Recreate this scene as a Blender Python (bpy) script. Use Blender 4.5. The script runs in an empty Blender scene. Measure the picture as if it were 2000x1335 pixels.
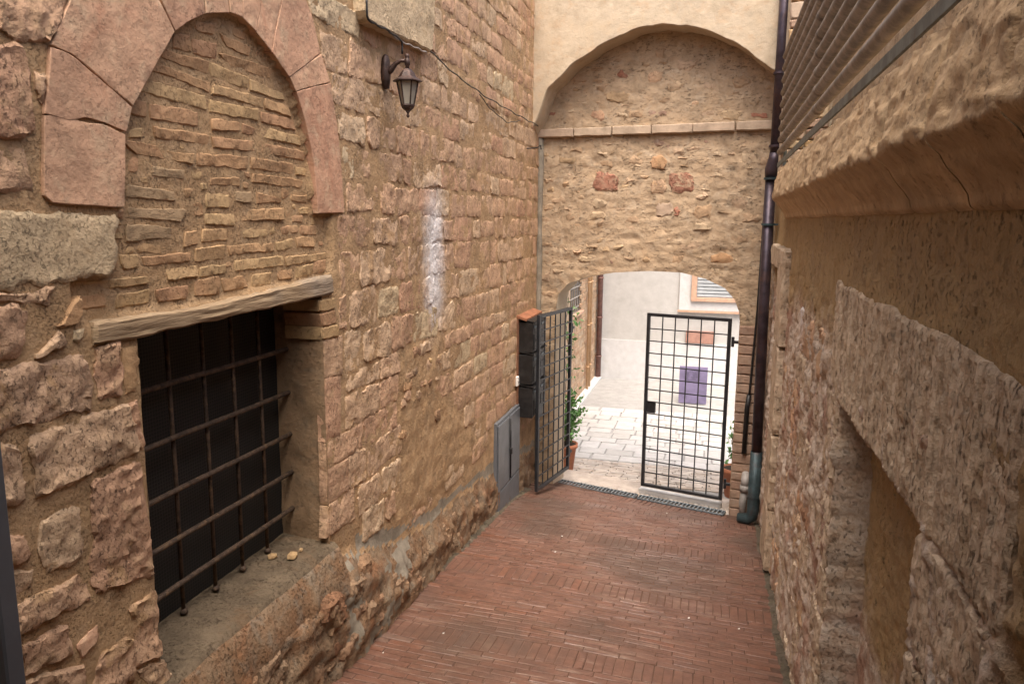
import bpy, bmesh, math, random
import numpy as np
from mathutils import Vector, Matrix
rng = random.Random(7)
sc = bpy.context.scene
col = sc.collection

# ------------------------------------------------------------------ camera
F = 1460.953
CM = np.array([[0.964, 0.051, -0.259], [0.264, -0.153, 0.952], [0.008, -0.987, -0.161]])
def _basis():
    pp = np.array([1000, 667.5]); vp = np.array([1405, 432.]); nd = np.array([924, 9600.])
    a = vp - pp; b = nd - pp; f = math.sqrt(-(a @ b))
    y = np.array([a[0], a[1], f]); y /= np.linalg.norm(y)
    z = -np.array([b[0], b[1], f]); z /= np.linalg.norm(z)
    return f, np.array([np.cross(y, z), y, z])
F, CM = _basis()
cam = bpy.data.cameras.new('camera'); camo = bpy.data.objects.new('camera', cam); col.objects.link(camo)
cam.sensor_width = 36; cam.lens = F / 2000 * 36; cam.clip_start = 0.02; cam.clip_end = 300
m = np.stack([CM[:, 0], -CM[:, 1], -CM[:, 2]], axis=1)
camo.matrix_world = Matrix([list(m[0]) + [0], list(m[1]) + [0], list(m[2]) + [0], [0, 0, 0, 1]])
sc.camera = camo

# ------------------------------------------------------------------ light
SUN_EL, SUN_AZ = math.radians(68), math.radians(165)      # azimuth from +Y towards +X
w = bpy.data.worlds.new('World'); sc.world = w; w.use_nodes = True
nt = w.node_tree; bgn = nt.nodes['Background']
sky = nt.nodes.new('ShaderNodeTexSky'); sky.sky_type = 'NISHITA'; sky.sun_disc = False
sky.sun_elevation = SUN_EL; sky.sun_rotation = SUN_AZ; sky.air_density = 0.7; sky.dust_density = 9.0; sky.ozone_density = 0.0
nt.links.new(sky.outputs[0], bgn.inputs[0]); bgn.inputs[1].default_value = 0.15
sl = bpy.data.lights.new('sun', 'SUN'); sl.energy = 1.5; sl.angle = math.radians(60); sl.color = (1, .95, .88)
so = bpy.data.objects.new('sun', sl); col.objects.link(so)
sd = Vector((math.sin(SUN_AZ) * math.cos(SUN_EL), math.cos(SUN_AZ) * math.cos(SUN_EL), math.sin(SUN_EL)))
so.rotation_euler = sd.to_track_quat('Z', 'Y').to_euler()
sc.view_settings.view_transform = 'Standard'; sc.view_settings.look = 'None'
sc.view_settings.exposure = 1.18; sc.view_settings.gamma = 1.0
sc.render.engine = 'CYCLES'
sc.cycles.max_bounces = 10; sc.cycles.diffuse_bounces = 8

# ------------------------------------------------------------------ pixel -> place on a known plane
def ray(px, py): return CM @ np.array([px - 1000, py - 667.5, F])
XL = -2.25; XR = 0.62
def L(px, py):
    r = ray(px, py); r = r * (XL / r[0]); return (r[1], r[2])
def R(px, py, x=XR):
    r = ray(px, py); r = r * (x / r[0]); return (r[1], r[2])
TA = 0.13
def endy(x): return 9.5 - TA * (x + 2.25)
def E_(px, py, off=0.0):      # (x, z) on the slightly oblique end wall, off = towards camera
    r = ray(px, py); s = (9.5 - off - TA * 2.25) / (r[1] + TA * r[0]); r = r * s; return (r[0], r[2])
def onY(px, py, y):
    r = ray(px, py); return r * (y / r[1])
def fz(x, y):
    t = np.clip((y - 8) / 1.3, 0, 1); t = t * t * (3 - 2 * t)
    return -2.378 - .109 * y - .035 * (x + 2.26) - .1 * t + .012 * np.sin(x * 2.1 + y * 1.3) * np.sin(y * .9)

# ------------------------------------------------------------------ vectorised noise
def _h(ix, iy, iz, s):
    n = (ix * 374761393 + iy * 668265263 + iz * 2147483647 + s * 1274126177) & 0xffffffff
    n = ((n ^ (n >> 13)) * 1274126177) & 0xffffffff
    n = ((n ^ (n >> 16)) * 2246822519) & 0xffffffff
    return ((n ^ (n >> 15)) & 0xffffff) / 0x7fffff - 1.0
def vnoise(P, freq=1.0, seed=0):
    P = np.asarray(P, float) * freq + 100.0
    i = np.floor(P).astype(np.int64); f = P - i; f = f * f * f * (f * (f * 6 - 15) + 10)
    o = 0
    for dx in (0, 1):
        for dy in (0, 1):
            for dz in (0, 1):
                wgt = (f[:, 0] if dx else 1 - f[:, 0]) * (f[:, 1] if dy else 1 - f[:, 1]) * (f[:, 2] if dz else 1 - f[:, 2])
                o = o + wgt * _h(i[:, 0] + dx, i[:, 1] + dy, i[:, 2] + dz, seed)
    return o
def fbm(P, freq=1.0, octv=4, seed=0, gain=.55):
    o = 0; a = 1; t = 0
    for k in range(octv):
        o = o + a * vnoise(P, freq * 2.03 ** k, seed + k * 17); t += a; a *= gain
    return o / t
def ridged(P, freq, octv=3, seed=0):
    o = 0; a = 1; t = 0
    for k in range(octv):
        o = o + a * (1 - np.abs(vnoise(P, freq * 2.1 ** k, seed + k * 31)) * 2); t += a; a *= .5
    return o / t
def sstep(a, b, x):
    t = np.clip((x - a) / (b - a), 0, 1); return t * t * (3 - 2 * t)
def inpoly(x, y, poly):
    x = np.asarray(x); y = np.asarray(y); ins = np.zeros(x.shape, bool); n = len(poly)
    for i in range(n):
        x1, y1 = poly[i]; x2, y2 = poly[(i + 1) % n]
        c = ((y1 > y) != (y2 > y)) & (x < (x2 - x1) * (y - y1) / ((y2 - y1) or 1e-9) + x1); ins ^= c
    return ins

# ------------------------------------------------------------------ object helpers
def mesh(name, V, Fc, mats, smooth=True):
    me = bpy.data.meshes.new(name); me.from_pydata([tuple(map(float, v)) for v in V], [], [tuple(map(int, f)) for f in Fc])
    for mt in (mats if isinstance(mats, (list, tuple)) else [mats]): me.materials.append(mt)
    if smooth and len(me.polygons): me.polygons.foreach_set('use_smooth', [True] * len(me.polygons))
    me.update(); return me
def ob(name, me, parent=None, loc=None):
    o = bpy.data.objects.new(name, me); col.objects.link(o)
    if parent is not None: o.parent = parent
    if loc is not None: o.location = loc
    return o
def obj(name, V, Fc, mats, parent=None, smooth=True): return ob(name, mesh(name, V, Fc, mats, smooth), parent)
def tag(o, label=None, cat=None, group=None, kind=None):
    if label: o['label'] = label
    if cat: o['category'] = cat
    if group: o['group'] = group
    if kind: o['kind'] = kind
    return o
def empty(name, loc, label, cat, group=None):
    o = bpy.data.objects.new(name, None); col.objects.link(o); o.location = loc; o.empty_display_size = .1
    return tag(o, label, cat, group)
class MB:
    """collects shapes for one mesh"""
    def __init__(s): s.V = []; s.F = []
    def add(s, V, Fc):
        n = len(s.V); s.V += [tuple(v) for v in V]; s.F += [tuple(i + n for i in f) for f in Fc]; return s
    def box(s, c, d, rot=None, bev=0.0):
        c = Vector(c); hx, hy, hz = [q / 2 for q in d]
        b = min(bev, hx * .9, hy * .9, hz * .9)
        if b <= 0:
            V = [Vector((x, y, z)) for x in (-hx, hx) for y in (-hy, hy) for z in (-hz, hz)]
            Fc = [(0, 1, 3, 2), (4, 6, 7, 5), (0, 4, 5, 1), (2, 3, 7, 6), (0, 2, 6, 4), (1, 5, 7, 3)]
        else:
            bm = bmesh.new(); bmesh.ops.create_cube(bm, size=1)
            for v in bm.verts: v.co = Vector((v.co.x * 2 * hx, v.co.y * 2 * hy, v.co.z * 2 * hz))
            bmesh.ops.bevel(bm, geom=list(bm.edges), offset=b, segments=1, affect='EDGES')
            bm.verts.index_update(); V = [v.co.copy() for v in bm.verts]; Fc = [tuple(v.index for v in f.verts) for f in bm.faces]; bm.free()
        if rot is not None: V = [rot @ v for v in V]
        return s.add([v + c for v in V], Fc)
    def tube(s, pts, r, n=10, cap=True):
        pts = [Vector(p) for p in pts]; V = []; Fc = []
        rr = r if isinstance(r, (list, tuple)) else [r] * len(pts)
        up = None
        for i, p in enumerate(pts):
            d = (pts[min(i + 1, len(pts) - 1)] - pts[max(i - 1, 0)]).normalized()
            if up is None:
                up = Vector((0, 0, 1)) if abs(d.z) < .9 else Vector((1, 0, 0))
            a = d.cross(up).normalized(); b = a.cross(d).normalized(); up = b
            for k in range(n):
                t = 2 * math.pi * k / n; V.append(p + (a * math.cos(t) + b * math.sin(t)) * rr[i])
        for i in range(len(pts) - 1):
            for k in range(n):
                Fc.append((i * n + k, i * n + (k + 1) % n, (i + 1) * n + (k + 1) % n, (i + 1) * n + k))
        if cap: Fc.append(tuple(range(n))[::-1]); Fc.append(tuple((len(pts) - 1) * n + k for k in range(n)))
        return s.add(V, Fc)
    def lathe(s, c, prof, n=16, rot=0):
        V = []; Fc = []; c = Vector(c)
        for (r, z) in prof:
            for k in range(n):
                t = 2 * math.pi * k / n + rot; V.append(c + Vector((r * math.cos(t), r * math.sin(t), z)))
        for i in range(len(prof) - 1):
            for k in range(n): Fc.append((i * n + k, i * n + (k + 1) % n, (i + 1) * n + (k + 1) % n, (i + 1) * n + k))
        Fc.append(tuple(range(n))[::-1]); Fc.append(tuple((len(prof) - 1) * n + k for k in range(n)))
        return s.add(V, Fc)
    def done(s, name, mat, parent=None, smooth=False):
        o = obj(name, s.V, s.F, mat, parent, smooth)
        return o

# ------------------------------------------------------------------ materials
def new_mat(name):
    mt = bpy.data.materials.new(name); mt.use_nodes = True; t = mt.node_tree
    return mt, t, t.nodes['Principled BSDF']
class N:
    def __init__(s, t): s.t = t; g = t.nodes.new('ShaderNodeNewGeometry'); s.pos = g.outputs['Position']; s.nrm = g.outputs['Normal']
    def link(s, a, b):
        if hasattr(a, 'is_linked') or hasattr(a, 'node'): s.t.links.new(a, b)
        else: b.default_value = a
    def vec(s, scale):
        n = s.t.nodes.new('ShaderNodeVectorMath'); n.operation = 'MULTIPLY'; s.t.links.new(s.pos, n.inputs[0]); n.inputs[1].default_value = scale; return n.outputs[0]
    def noise(s, scale, detail=4, rough=.55, vec=None, dist=0.0, col=False):
        n = s.t.nodes.new('ShaderNodeTexNoise'); n.inputs['Scale'].default_value = scale; n.inputs['Detail'].default_value = detail
        n.inputs['Roughness'].default_value = rough; n.inputs['Distortion'].default_value = dist
        s.t.links.new(vec if vec is not None else s.pos, n.inputs['Vector']); return n.outputs['Color' if col else 'Fac']
    def voro(s, scale, vec=None, feature='F1', out='Distance'):
        n = s.t.nodes.new('ShaderNodeTexVoronoi'); n.feature = feature; n.inputs['Scale'].default_value = scale
        s.t.links.new(vec if vec is not None else s.pos, n.inputs['Vector']); return n.outputs[out]
    def wave(s, scale, vec=None, dist=2, direction='Y'):
        n = s.t.nodes.new('ShaderNodeTexWave'); n.bands_direction = direction; n.inputs['Scale'].default_value = scale; n.inputs['Distortion'].default_value = dist
        n.inputs['Detail'].default_value = 3
        s.t.links.new(vec if vec is not None else s.pos, n.inputs['Vector']); return n.outputs['Fac']
    def ramp(s, fac, stops, interp='LINEAR'):
        n = s.t.nodes.new('ShaderNodeValToRGB'); r = n.color_ramp; r.interpolation = interp
        while len(r.elements) < len(stops): r.elements.new(.5)
        for e, (p, c) in zip(r.elements, stops):
            e.position = p; e.color = (c, c, c, 1) if isinstance(c, (int, float)) else (*c, 1)
        s.t.links.new(fac, n.inputs[0]); return n.outputs[0]
    def map(s, v, a, b, c=0, d=1):
        n = s.t.nodes.new('ShaderNodeMapRange'); n.interpolation_type = 'SMOOTHSTEP'
        s.link(v, n.inputs[0])
        for i, q in enumerate((a, b, c, d)): n.inputs[i + 1].default_value = q
        return n.outputs[0]
    def mix(s, fac, a, b, mode='MIX'):
        n = s.t.nodes.new('ShaderNodeMix'); n.data_type = 'RGBA'; n.blend_type = mode
        s.link(fac, n.inputs[0])
        for v, i in ((a, 6), (b, 7)):
            if isinstance(v, (int, float)): v = (v, v, v)
            if isinstance(v, tuple): n.inputs[i].default_value = (*v, 1)
            else: s.t.links.new(v, n.inputs[i])
        return n.outputs[2]
    def math(s, op, a, b=0.0):
        n = s.t.nodes.new('ShaderNodeMath'); n.operation = op; s.link(a, n.inputs[0]); s.link(b, n.inputs[1]); return n.outputs[0]
    def xyz(s):
        n = s.t.nodes.new('ShaderNodeSeparateXYZ'); s.t.links.new(s.pos, n.inputs[0]); return n.outputs
    def bump(s, h, strength, dist, prev=None):
        n = s.t.nodes.new('ShaderNodeBump'); n.inputs['Strength'].default_value = strength; n.inputs['Distance'].default_value = dist
        s.t.links.new(h, n.inputs['Height'])
        if prev is not None: s.t.links.new(prev, n.inputs['Normal'])
        return n.outputs[0]
    def rnd(s):
        return s.t.nodes.new('ShaderNodeObjectInfo').outputs['Random']
    def attr(s, name):
        n = s.t.nodes.new('ShaderNodeAttribute'); n.attribute_name = name; return n.outputs['Fac']

def stone_mat(name, ramp_stops, tint=None, pit=0.5, pit_scale=55, bump=.8, streak=False, rough=.9, rnd='object', vein=None, stretch=(1, 1, 1), val=(.72, 1.2), dirt=0.35, mort=None, chisel=False):
    mt, t, b = new_mat(name); n = N(t)
    if rnd == 'object': c = n.ramp(n.rnd(), ramp_stops)
    elif rnd == 'attr': c = n.ramp(n.attr('rnd'), ramp_stops)
    else: c = n.ramp(n.noise(3.0, 5, .6), [(.25 + .5 * p, q) for p, q in ramp_stops])
    # mottling inside the piece
    mo = n.noise(6, 6, .65)
    c = n.mix(1.0, c, n.ramp(mo, [(.3, val[0]), (.7, val[1])]), 'MULTIPLY')
    if tint is not None:
        c = n.mix(n.map(n.noise(9, 5, .6, dist=.6), .48, .72, 0, .75), c, tint)
    if mort is not None: c = n.mix(n.map(n.noise(3.4, 7, .72, dist=.5), .54, .63, 0, .9), c, mort)
    if vein is not None:
        c = n.mix(n.map(n.noise(2.2, 6, .7, dist=1.0), .52, .68, 0, .6), c, vein)
    if chisel: c = n.mix(n.map(n.noise(7, 5, .65, vec=n.vec((1, 3.2, .35))), .42, .62, 0, .55), c, (.36, .255, .165))
    if dirt: c = n.mix(n.map(n.noise(4.5, 7, .7), .5, .75, 0, dirt), c, (.10, .075, .05))
    sv = n.vec(stretch)
    p1 = n.noise(pit_scale, 6, .75, vec=sv); pm = n.map(p1, .36, .46, 1, 0)
    pm = n.math('MULTIPLY', pm, n.map(n.noise(5.5, 4, .6), .4, .6, .15, 1))
    if streak:      # the long white streak on the wall below the lamp
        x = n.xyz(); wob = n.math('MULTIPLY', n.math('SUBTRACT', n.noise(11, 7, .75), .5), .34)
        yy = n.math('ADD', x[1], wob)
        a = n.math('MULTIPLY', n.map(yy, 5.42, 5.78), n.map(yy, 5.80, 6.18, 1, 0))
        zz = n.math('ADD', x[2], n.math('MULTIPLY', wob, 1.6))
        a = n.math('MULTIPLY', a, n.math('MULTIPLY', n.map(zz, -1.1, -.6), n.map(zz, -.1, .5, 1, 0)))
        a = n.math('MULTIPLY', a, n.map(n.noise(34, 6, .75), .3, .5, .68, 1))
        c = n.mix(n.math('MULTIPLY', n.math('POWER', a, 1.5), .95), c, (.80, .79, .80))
    c = n.mix(n.math('MULTIPLY', pm, pit), c, (.06, .035, .022))
    t.links.new(c, b.inputs['Base Color']); b.inputs['Roughness'].default_value = rough
    b.inputs['Specular IOR Level'].default_value = .25
    h1 = n.bump(n.math('SUBTRACT', 1.0, pm), bump, .012)
    h2 = n.bump(n.noise(22, 6, .65), bump, .018, h1)
    h3 = n.bump(n.noise(140, 4, .7), bump * .5, .004, h2)
    t.links.new(h3, b.inputs['Normal']); return mt

PINK = [(0, (.58, .385, .25)), (.2, (.54, .34, .22)), (.4, (.60, .43, .285)), (.6, (.52, .315, .205)), (.8, (.59, .395, .255)), (.93, (.62, .47, .315)), (1, (.49, .30, .20))]
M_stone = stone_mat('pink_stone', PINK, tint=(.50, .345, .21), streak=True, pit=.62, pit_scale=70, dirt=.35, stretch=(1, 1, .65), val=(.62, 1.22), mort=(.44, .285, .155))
M_pale = stone_mat('pale_stone', [(0, (.58, .455, .30)), (1, (.53, .41, .26))], tint=(.48, .35, .21), pit=.45, pit_scale=60, dirt=.2)
M_smooth = stone_mat('smooth_pink_stone', [(0, (.56, .345, .225)), (.5, (.60, .385, .255)), (1, (.52, .305, .20))], tint=(.60, .44, .295), pit=.35, pit_scale=45, bump=.5, dirt=.18, val=(.70, 1.18), vein=(.46, .215, .13))
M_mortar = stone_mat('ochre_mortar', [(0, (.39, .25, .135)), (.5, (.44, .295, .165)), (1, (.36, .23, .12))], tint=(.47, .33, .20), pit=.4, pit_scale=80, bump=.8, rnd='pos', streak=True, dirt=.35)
M_infill = stone_mat('infill_brick', [(0, (.46, .31, .16)), (.3, (.50, .345, .185)), (.6, (.44, .27, .145)), (.85, (.47, .285, .16)), (1, (.40, .235, .135))], tint=(.40, .26, .14), pit=.4, pit_scale=55, bump=.6, dirt=.3)
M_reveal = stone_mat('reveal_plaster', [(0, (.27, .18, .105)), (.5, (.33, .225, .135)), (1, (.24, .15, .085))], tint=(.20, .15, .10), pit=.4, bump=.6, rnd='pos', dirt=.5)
M_grey_slate = stone_mat('grey_stone', [(0, (.40, .285, .17)), (1, (.44, .31, .185))], pit=.3, stretch=(1, .4, 2), bump=.6)
M_base = stone_mat('eroded_rubble', [(0, (.24, .15, .085)), (.3, (.31, .22, .14)), (.6, (.225, .13, .07)), (1, (.34, .255, .175))], tint=(.25, .215, .165), vein=(.27, .12, .055), pit=.45, pit_scale=60, bump=1.0, rnd='pos', dirt=.5)
M_basestone = stone_mat('base_rubble_stone', [(0, (.29, .18, .105)), (.5, (.34, .235, .15)), (1, (.26, .14, .08))], vein=(.28, .13, .065), pit=.5, bump=1.0, dirt=.5)
M_cement = stone_mat('grey_cement', [(0, (.25, .22, .17)), (1, (.30, .265, .21))], rnd='pos', pit=.3, bump=.4, dirt=.4)
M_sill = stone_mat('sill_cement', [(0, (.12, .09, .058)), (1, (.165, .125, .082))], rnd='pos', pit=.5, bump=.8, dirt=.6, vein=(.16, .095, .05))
M_end = stone_mat('rubble_mortar', [(0, (.41, .295, .185)), (.5, (.46, .345, .23)), (1, (.39, .275, .17))], tint=(.48, .385, .28), pit=.55, pit_scale=32, bump=.8, rnd='pos', stretch=(.6, .6, 1.4), dirt=.35)
M_endstone = stone_mat('rubble_stone', [(0, (.46, .335, .205)), (.3, (.50, .385, .26)), (.55, (.43, .295, .18)), (.8, (.48, .35, .24)), (1, (.40, .27, .16))], tint=(.40, .29, .19), pit=.5, pit_scale=30, bump=.8, stretch=(.7, .7, 1.4))
M_redstone = stone_mat('red_stone', [(0, (.42, .19, .125)), (1, (.34, .17, .115))], pit=.5, bump=.9, tint=(.42, .29, .20), mort=(.44, .325, .215))
M_paletile = stone_mat('pale_block', [(0, (.47, .37, .27)), (1, (.45, .34, .25))], pit=.1, bump=.3)
M_plaster = stone_mat('upper_plaster', [(0, (.47, .38, .265)), (.5, (.52, .43, .315)), (1, (.45, .355, .24))], tint=(.50, .37, .245), pit=.15, pit_scale=40, bump=.3, rnd='pos', dirt=.2, val=(.85, 1.1))
M_ochre = stone_mat('ochre_plaster', [(0, (.27, .165, .06)), (.5, (.31, .20, .085)), (1, (.23, .145, .058))], tint=(.24, .16, .09), pit=.5, pit_scale=38, bump=.5, rnd='pos', dirt=.4, stretch=(1, 1, .6))
M_lintel = stone_mat('chiselled_stone', [(0, (.60, .475, .345)), (1, (.64, .51, .375))], tint=(.52, .385, .255), pit=.6, pit_scale=50, bump=1.0, stretch=(1, 1.5, .5), dirt=.3, chisel=True, val=(.68, 1.18))
M_rwall = None
M_cornice = stone_mat('cornice_stone', [(0, (.52, .375, .225)), (1, (.49, .345, .205))], tint=(.42, .275, .145), pit=.45, pit_scale=36, bump=.6, dirt=.3)
M_brickpier = stone_mat('pier_brick', [(0, (.36, .24, .17)), (.5, (.40, .285, .21)), (1, (.33, .205, .145))], tint=(.41, .32, .25), pit=.4, bump=.6)

def rwall_mat():
    mt, t, b = new_mat('right_wall_face'); n = N(t); x = n.xyz()
    och = n.ramp(n.noise(4.2, 8, .72), [(.28, (.27, .18, .085)), (.45, (.40, .275, .14)), (.58, (.34, .235, .125)), (.75, (.44, .325, .20))])
    pale = n.ramp(n.noise(7, 6, .7), [(.3, (.34, .22, .15)), (.45, (.54, .42, .32)), (.6, (.66, .57, .48)), (.75, (.42, .28, .19))])
    pink = n.mix(n.map(n.noise(1.8, 4, .6), .5, .62), pale, n.ramp(n.noise(9, 5, .7), [(.3, (.28, .15, .10)), (.7, (.50, .34, .26))]))
    zz = n.math('ADD', x[2], n.math('MULTIPLY', n.math('SUBTRACT', n.noise(1.6, 5, .6), .5), .9))
    k = n.map(zz, -.75, -.45)
    nearx = n.map(n.math('ADD', x[1], n.math('MULTIPLY', n.math('SUBTRACT', n.noise(2.5, 4, .6), .5), .3)), 1.55, 1.75, 1, 0)
    k = n.math('MAXIMUM', k, nearx)
    rec = n.math('MULTIPLY', n.math('MULTIPLY', n.map(x[1], 2.30, 2.36), n.map(x[1], 3.84, 3.9, 1, 0)), n.math('MULTIPLY', n.map(x[2], -.85, -.9), n.map(n.math('ADD', x[2], n.math('MULTIPLY', n.noise(2.2, 4, .6), 1.2)), -1.5, -1.1, 0, 1)))
    k = n.math('MAXIMUM', k, rec)
    c = n.mix(k, pink, och)
    sv = n.vec((1, 1, .85)); p = n.map(n.noise(48, 6, .75, vec=sv), .36, .46, 1, 0)
    p = n.math('MULTIPLY', p, n.map(n.noise(4, 4, .6), .4, .6, .2, 1))
    c = n.mix(n.math('MULTIPLY', p, .6), c, (.075, .048, .03))
    c = n.mix(n.map(n.noise(3.1, 8, .75), .55, .72, 0, .5), c, (.07, .048, .03))
    t.links.new(c, b.inputs['Base Color']); b.inputs['Roughness'].default_value = .92; b.inputs['Specular IOR Level'].default_value = .2
    h = n.bump(n.noise(24, 6, .7), .9, .02, n.bump(n.math('SUBTRACT', 1.0, p), .8, .012))
    t.links.new(n.bump(n.noise(130, 4, .7), .5, .004, h), b.inputs['Normal']); return mt
M_rwall = rwall_mat()

def brick_floor_mat(name, rnd):
    mt, t, b = new_mat(name); n = N(t)
    r = n.rnd() if rnd == 'object' else n.attr('rnd')
    c = n.ramp(r, [(0, (.152, .074, .050)), (.3, (.144, .072, .050)), (.5, (.158, .078, .053)), (.7, (.148, .074, .050)), (.88, (.155, .084, .060)), (.96, (.178, .078, .048)), (1, (.175, .108, .080))])
    c = n.mix(1.0, c, n.ramp(n.noise(14, 5, .65), [(.3, .75), (.7, 1.2)]), 'MULTIPLY')
    # trodden pale wear in streaks along the courses, and damp dark patches
    wv = n.vec((1.0, 5.5, 5.5))
    wear = n.map(n.noise(3.0, 6, .7, vec=wv), .50, .66)
    wear = n.math('MULTIPLY', wear, n.map(n.noise(.8, 3, .5), .40, .58))
    c = n.mix(n.math('MULTIPLY', wear, .85), c, (.25, .17, .13))
    c = n.mix(n.map(n.noise(.75, 5, .6), .46, .64, 0, .72), c, (.076, .050, .037))
    c = n.mix(n.map(n.noise(2.2, 6, .7, dist=.5), .54, .7, 0, .6), c, (.115, .073, .051))
    t.links.new(c, b.inputs['Base Color'])
    t.links.new(n.map(n.noise(3, 4, .6), .3, .7, .34, .6), b.inputs['Roughness'])
    b.inputs['Specular IOR Level'].default_value = .45
    h = n.bump(n.noise(45, 5, .7), .5, .006)
    t.links.new(n.bump(n.noise(9, 3, .6), .4, .01, h), b.inputs['Normal']); return mt
M_fb = brick_floor_mat('ramp_brick', 'object'); M_fbs = brick_floor_mat('ramp_brick_far', 'attr')
M_fj = stone_mat('ramp_joint', [(0, (.095, .055, .039)), (1, (.135, .078, .056))], rnd='pos', pit=.2, bump=.4)

def simple(name, c, rough=.5, metal=0.0, var=.25, scale=12, bump=.2, c2=None, spec=.5):
    mt, t, b = new_mat(name); n = N(t)
    k = n.noise(scale, 6, .65)
    cc = n.mix(n.map(k, .35, .65), tuple(q * (1 - var) for q in c), tuple(min(1, q * (1 + var)) for q in c))
    if c2 is not None: cc = n.mix(n.map(n.noise(scale * .6, 7, .7, dist=.8), .5, .66, 0, .85), cc, c2)
    t.links.new(cc, b.inputs['Base Color']); b.inputs['Roughness'].default_value = rough; b.inputs['Metallic'].default_value = metal
    b.inputs['Specular IOR Level'].default_value = spec
    if bump: t.links.new(n.bump(n.noise(scale * 5, 4, .6), bump, .004), b.inputs['Normal'])
    return mt
M_gate = simple('black_gate_paint', (.018, .019, .022), .42, 0, .3, 20, .15)
M_bar = simple('rusty_iron', (.07, .045, .03), .75, .2, .4, 25, .5, c2=(.16, .10, .055))
M_grate = simple('galvanised_steel', (.16, .19, .21), .45, .6, .3, 18, .2)
M_slat = simple('slat_steel', (.26, .29, .31), .4, .5, .2, 18, .2)
M_cab = simple('grey_cabinet_paint', (.13, .14, .155), .42, .1, .12, 5, .1, c2=(.10, .105, .11))
M_dark = simple('dark_metal', (.022, .021, .021), .45, .3, .3, 15, .15)
M_copper = simple('brown_copper', (.066, .052, .066), .42, .6, .3, 6, .1, c2=(.10, .062, .06))
M_verdi = simple('green_copper', (.045, .075, .085), .5, .4, .35, 6, .1, c2=(.065, .05, .05))
M_lamp = simple('bronze_lamp', (.052, .032, .026), .5, .4, .4, 30, .3, c2=(.12, .07, .055))
M_rail = simple('weathered_tube', (.24, .20, .165), .6, .25, .3, 9, .25, c2=(.14, .11, .085))
M_flat = simple('green_iron', (.12, .13, .115), .6, .3, .3, 9, .2, c2=(.09, .07, .05))
M_cable = simple('grey_cable', (.10, .085, .065), .7, 0, .3, 30)
M_terra = simple('terracotta', (.42, .16, .085), .8, 0, .15, 12, .2)
M_leaf = simple('leaf', (.10, .24, .06), .55, 0, .4, 6, .1, c2=(.20, .36, .10))
M_stem = simple('stem', (.12, .09, .05), .9)
M_soil = simple('soil', (.05, .035, .025), 1)
M_white = simple('white_plastic', (.75, .74, .70), .5, 0, .08)
M_pvc = simple('grey_pvc', (.30, .28, .26), .5, 0, .2, 8, .1)
M_purple = simple('purple_board', (.20, .17, .29), .6, 0, .15, 4, .1)
M_plaque = simple('red_plaque', (.36, .20, .155), .6, 0, .15, 6, .1)
M_cream = stone_mat('cream_render', [(0, (.48, .47, .45)), (1, (.51, .50, .48))], rnd='pos', pit=.03, bump=.1, dirt=.12, val=(.92, 1.05))
M_dado = stone_mat('white_dado', [(0, (.57, .57, .57)), (1, (.62, .62, .62))], rnd='pos', pit=.03, bump=.15, dirt=.14, val=(.92, 1.05), vein=(.52, .51, .47))
M_tanwall = stone_mat('tan_brick', [(0, (.44, .30, .19)), (.5, (.48, .35, .24)), (1, (.42, .26, .16))], pit=.3, bump=.5, dirt=.1)
M_tanmort = stone_mat('tan_mortar', [(0, (.45, .34, .24)), (1, (.48, .37, .27))], rnd='pos', pit=.2, bump=.4, dirt=.1)
M_pave = stone_mat('pale_paver', [(0, (.45, .44, .43)), (.5, (.52, .51, .50)), (1, (.41, .395, .375))], pit=.15, bump=.4, dirt=.1, val=(.88, 1.08))
M_pavebrick = stone_mat('pale_brick_paver', [(0, (.44, .38, .33)), (.5, (.48, .44, .40)), (1, (.41, .345, .29))], pit=.15, bump=.4, dirt=.15)
M_paveg = stone_mat('courtyard_ground', [(0, (.31, .305, .295)), (1, (.36, .355, .345))], rnd='pos', pit=.15, bump=.4, dirt=.15, val=(.9, 1.06))
M_glass = simple('window_blind', (.42, .45, .47), .25, 0, .1, 3, 0)
M_twood = simple('terracotta_frame', (.52, .33, .23), .7, 0, .1)
M_pipeT = simple('tan_pipe', (.52, .33, .18), .6, 0, .1)
M_dirt_shade = stone_mat('edge_dirt_shade', [(0, (.075, .058, .04)), (1, (.14, .115, .085))], rnd='pos', pit=.5, bump=1.0, tint=(.09, .085, .045))
M_black = simple('dark_interior', (.008, .008, .009), .9, 0, .2)
M_post = simple('grey_post', (.12, .13, .15), .5, .2, .1, 4, .05)

def wood_mat():
    mt, t, b = new_mat('weathered_wood'); n = N(t)
    v = n.vec((6, 1.2, 14)); g = n.noise(4.5, 6, .65, vec=v, dist=.4)
    c = n.ramp(g, [(.3, (.16, .105, .055)), (.5, (.33, .235, .14)), (.7, (.39, .29, .185))])
    c = n.mix(n.map(n.noise(1.7, 4, .6), .5, .7, 0, .7), c, (.24, .20, .16))
    t.links.new(c, b.inputs['Base Color']); b.inputs['Roughness'].default_value = .85
    t.links.new(n.bump(g, .8, .015), b.inputs['Normal']); return mt
M_wood = wood_mat()
def glass_mat():
    mt, t, b = new_mat('frosted_lamp_glass')
    b.inputs['Base Color'].default_value = (.55, .52, .44, 1); b.inputs['Roughness'].default_value = .35
    b.inputs['Transmission Weight'].default_value = .35; n = N(t)
    t.links.new(n.mix(n.noise(20, 3, .6), (.34, .31, .25), (.60, .56, .47)), b.inputs['Base Color']); return mt
M_lglass = glass_mat()
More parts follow.
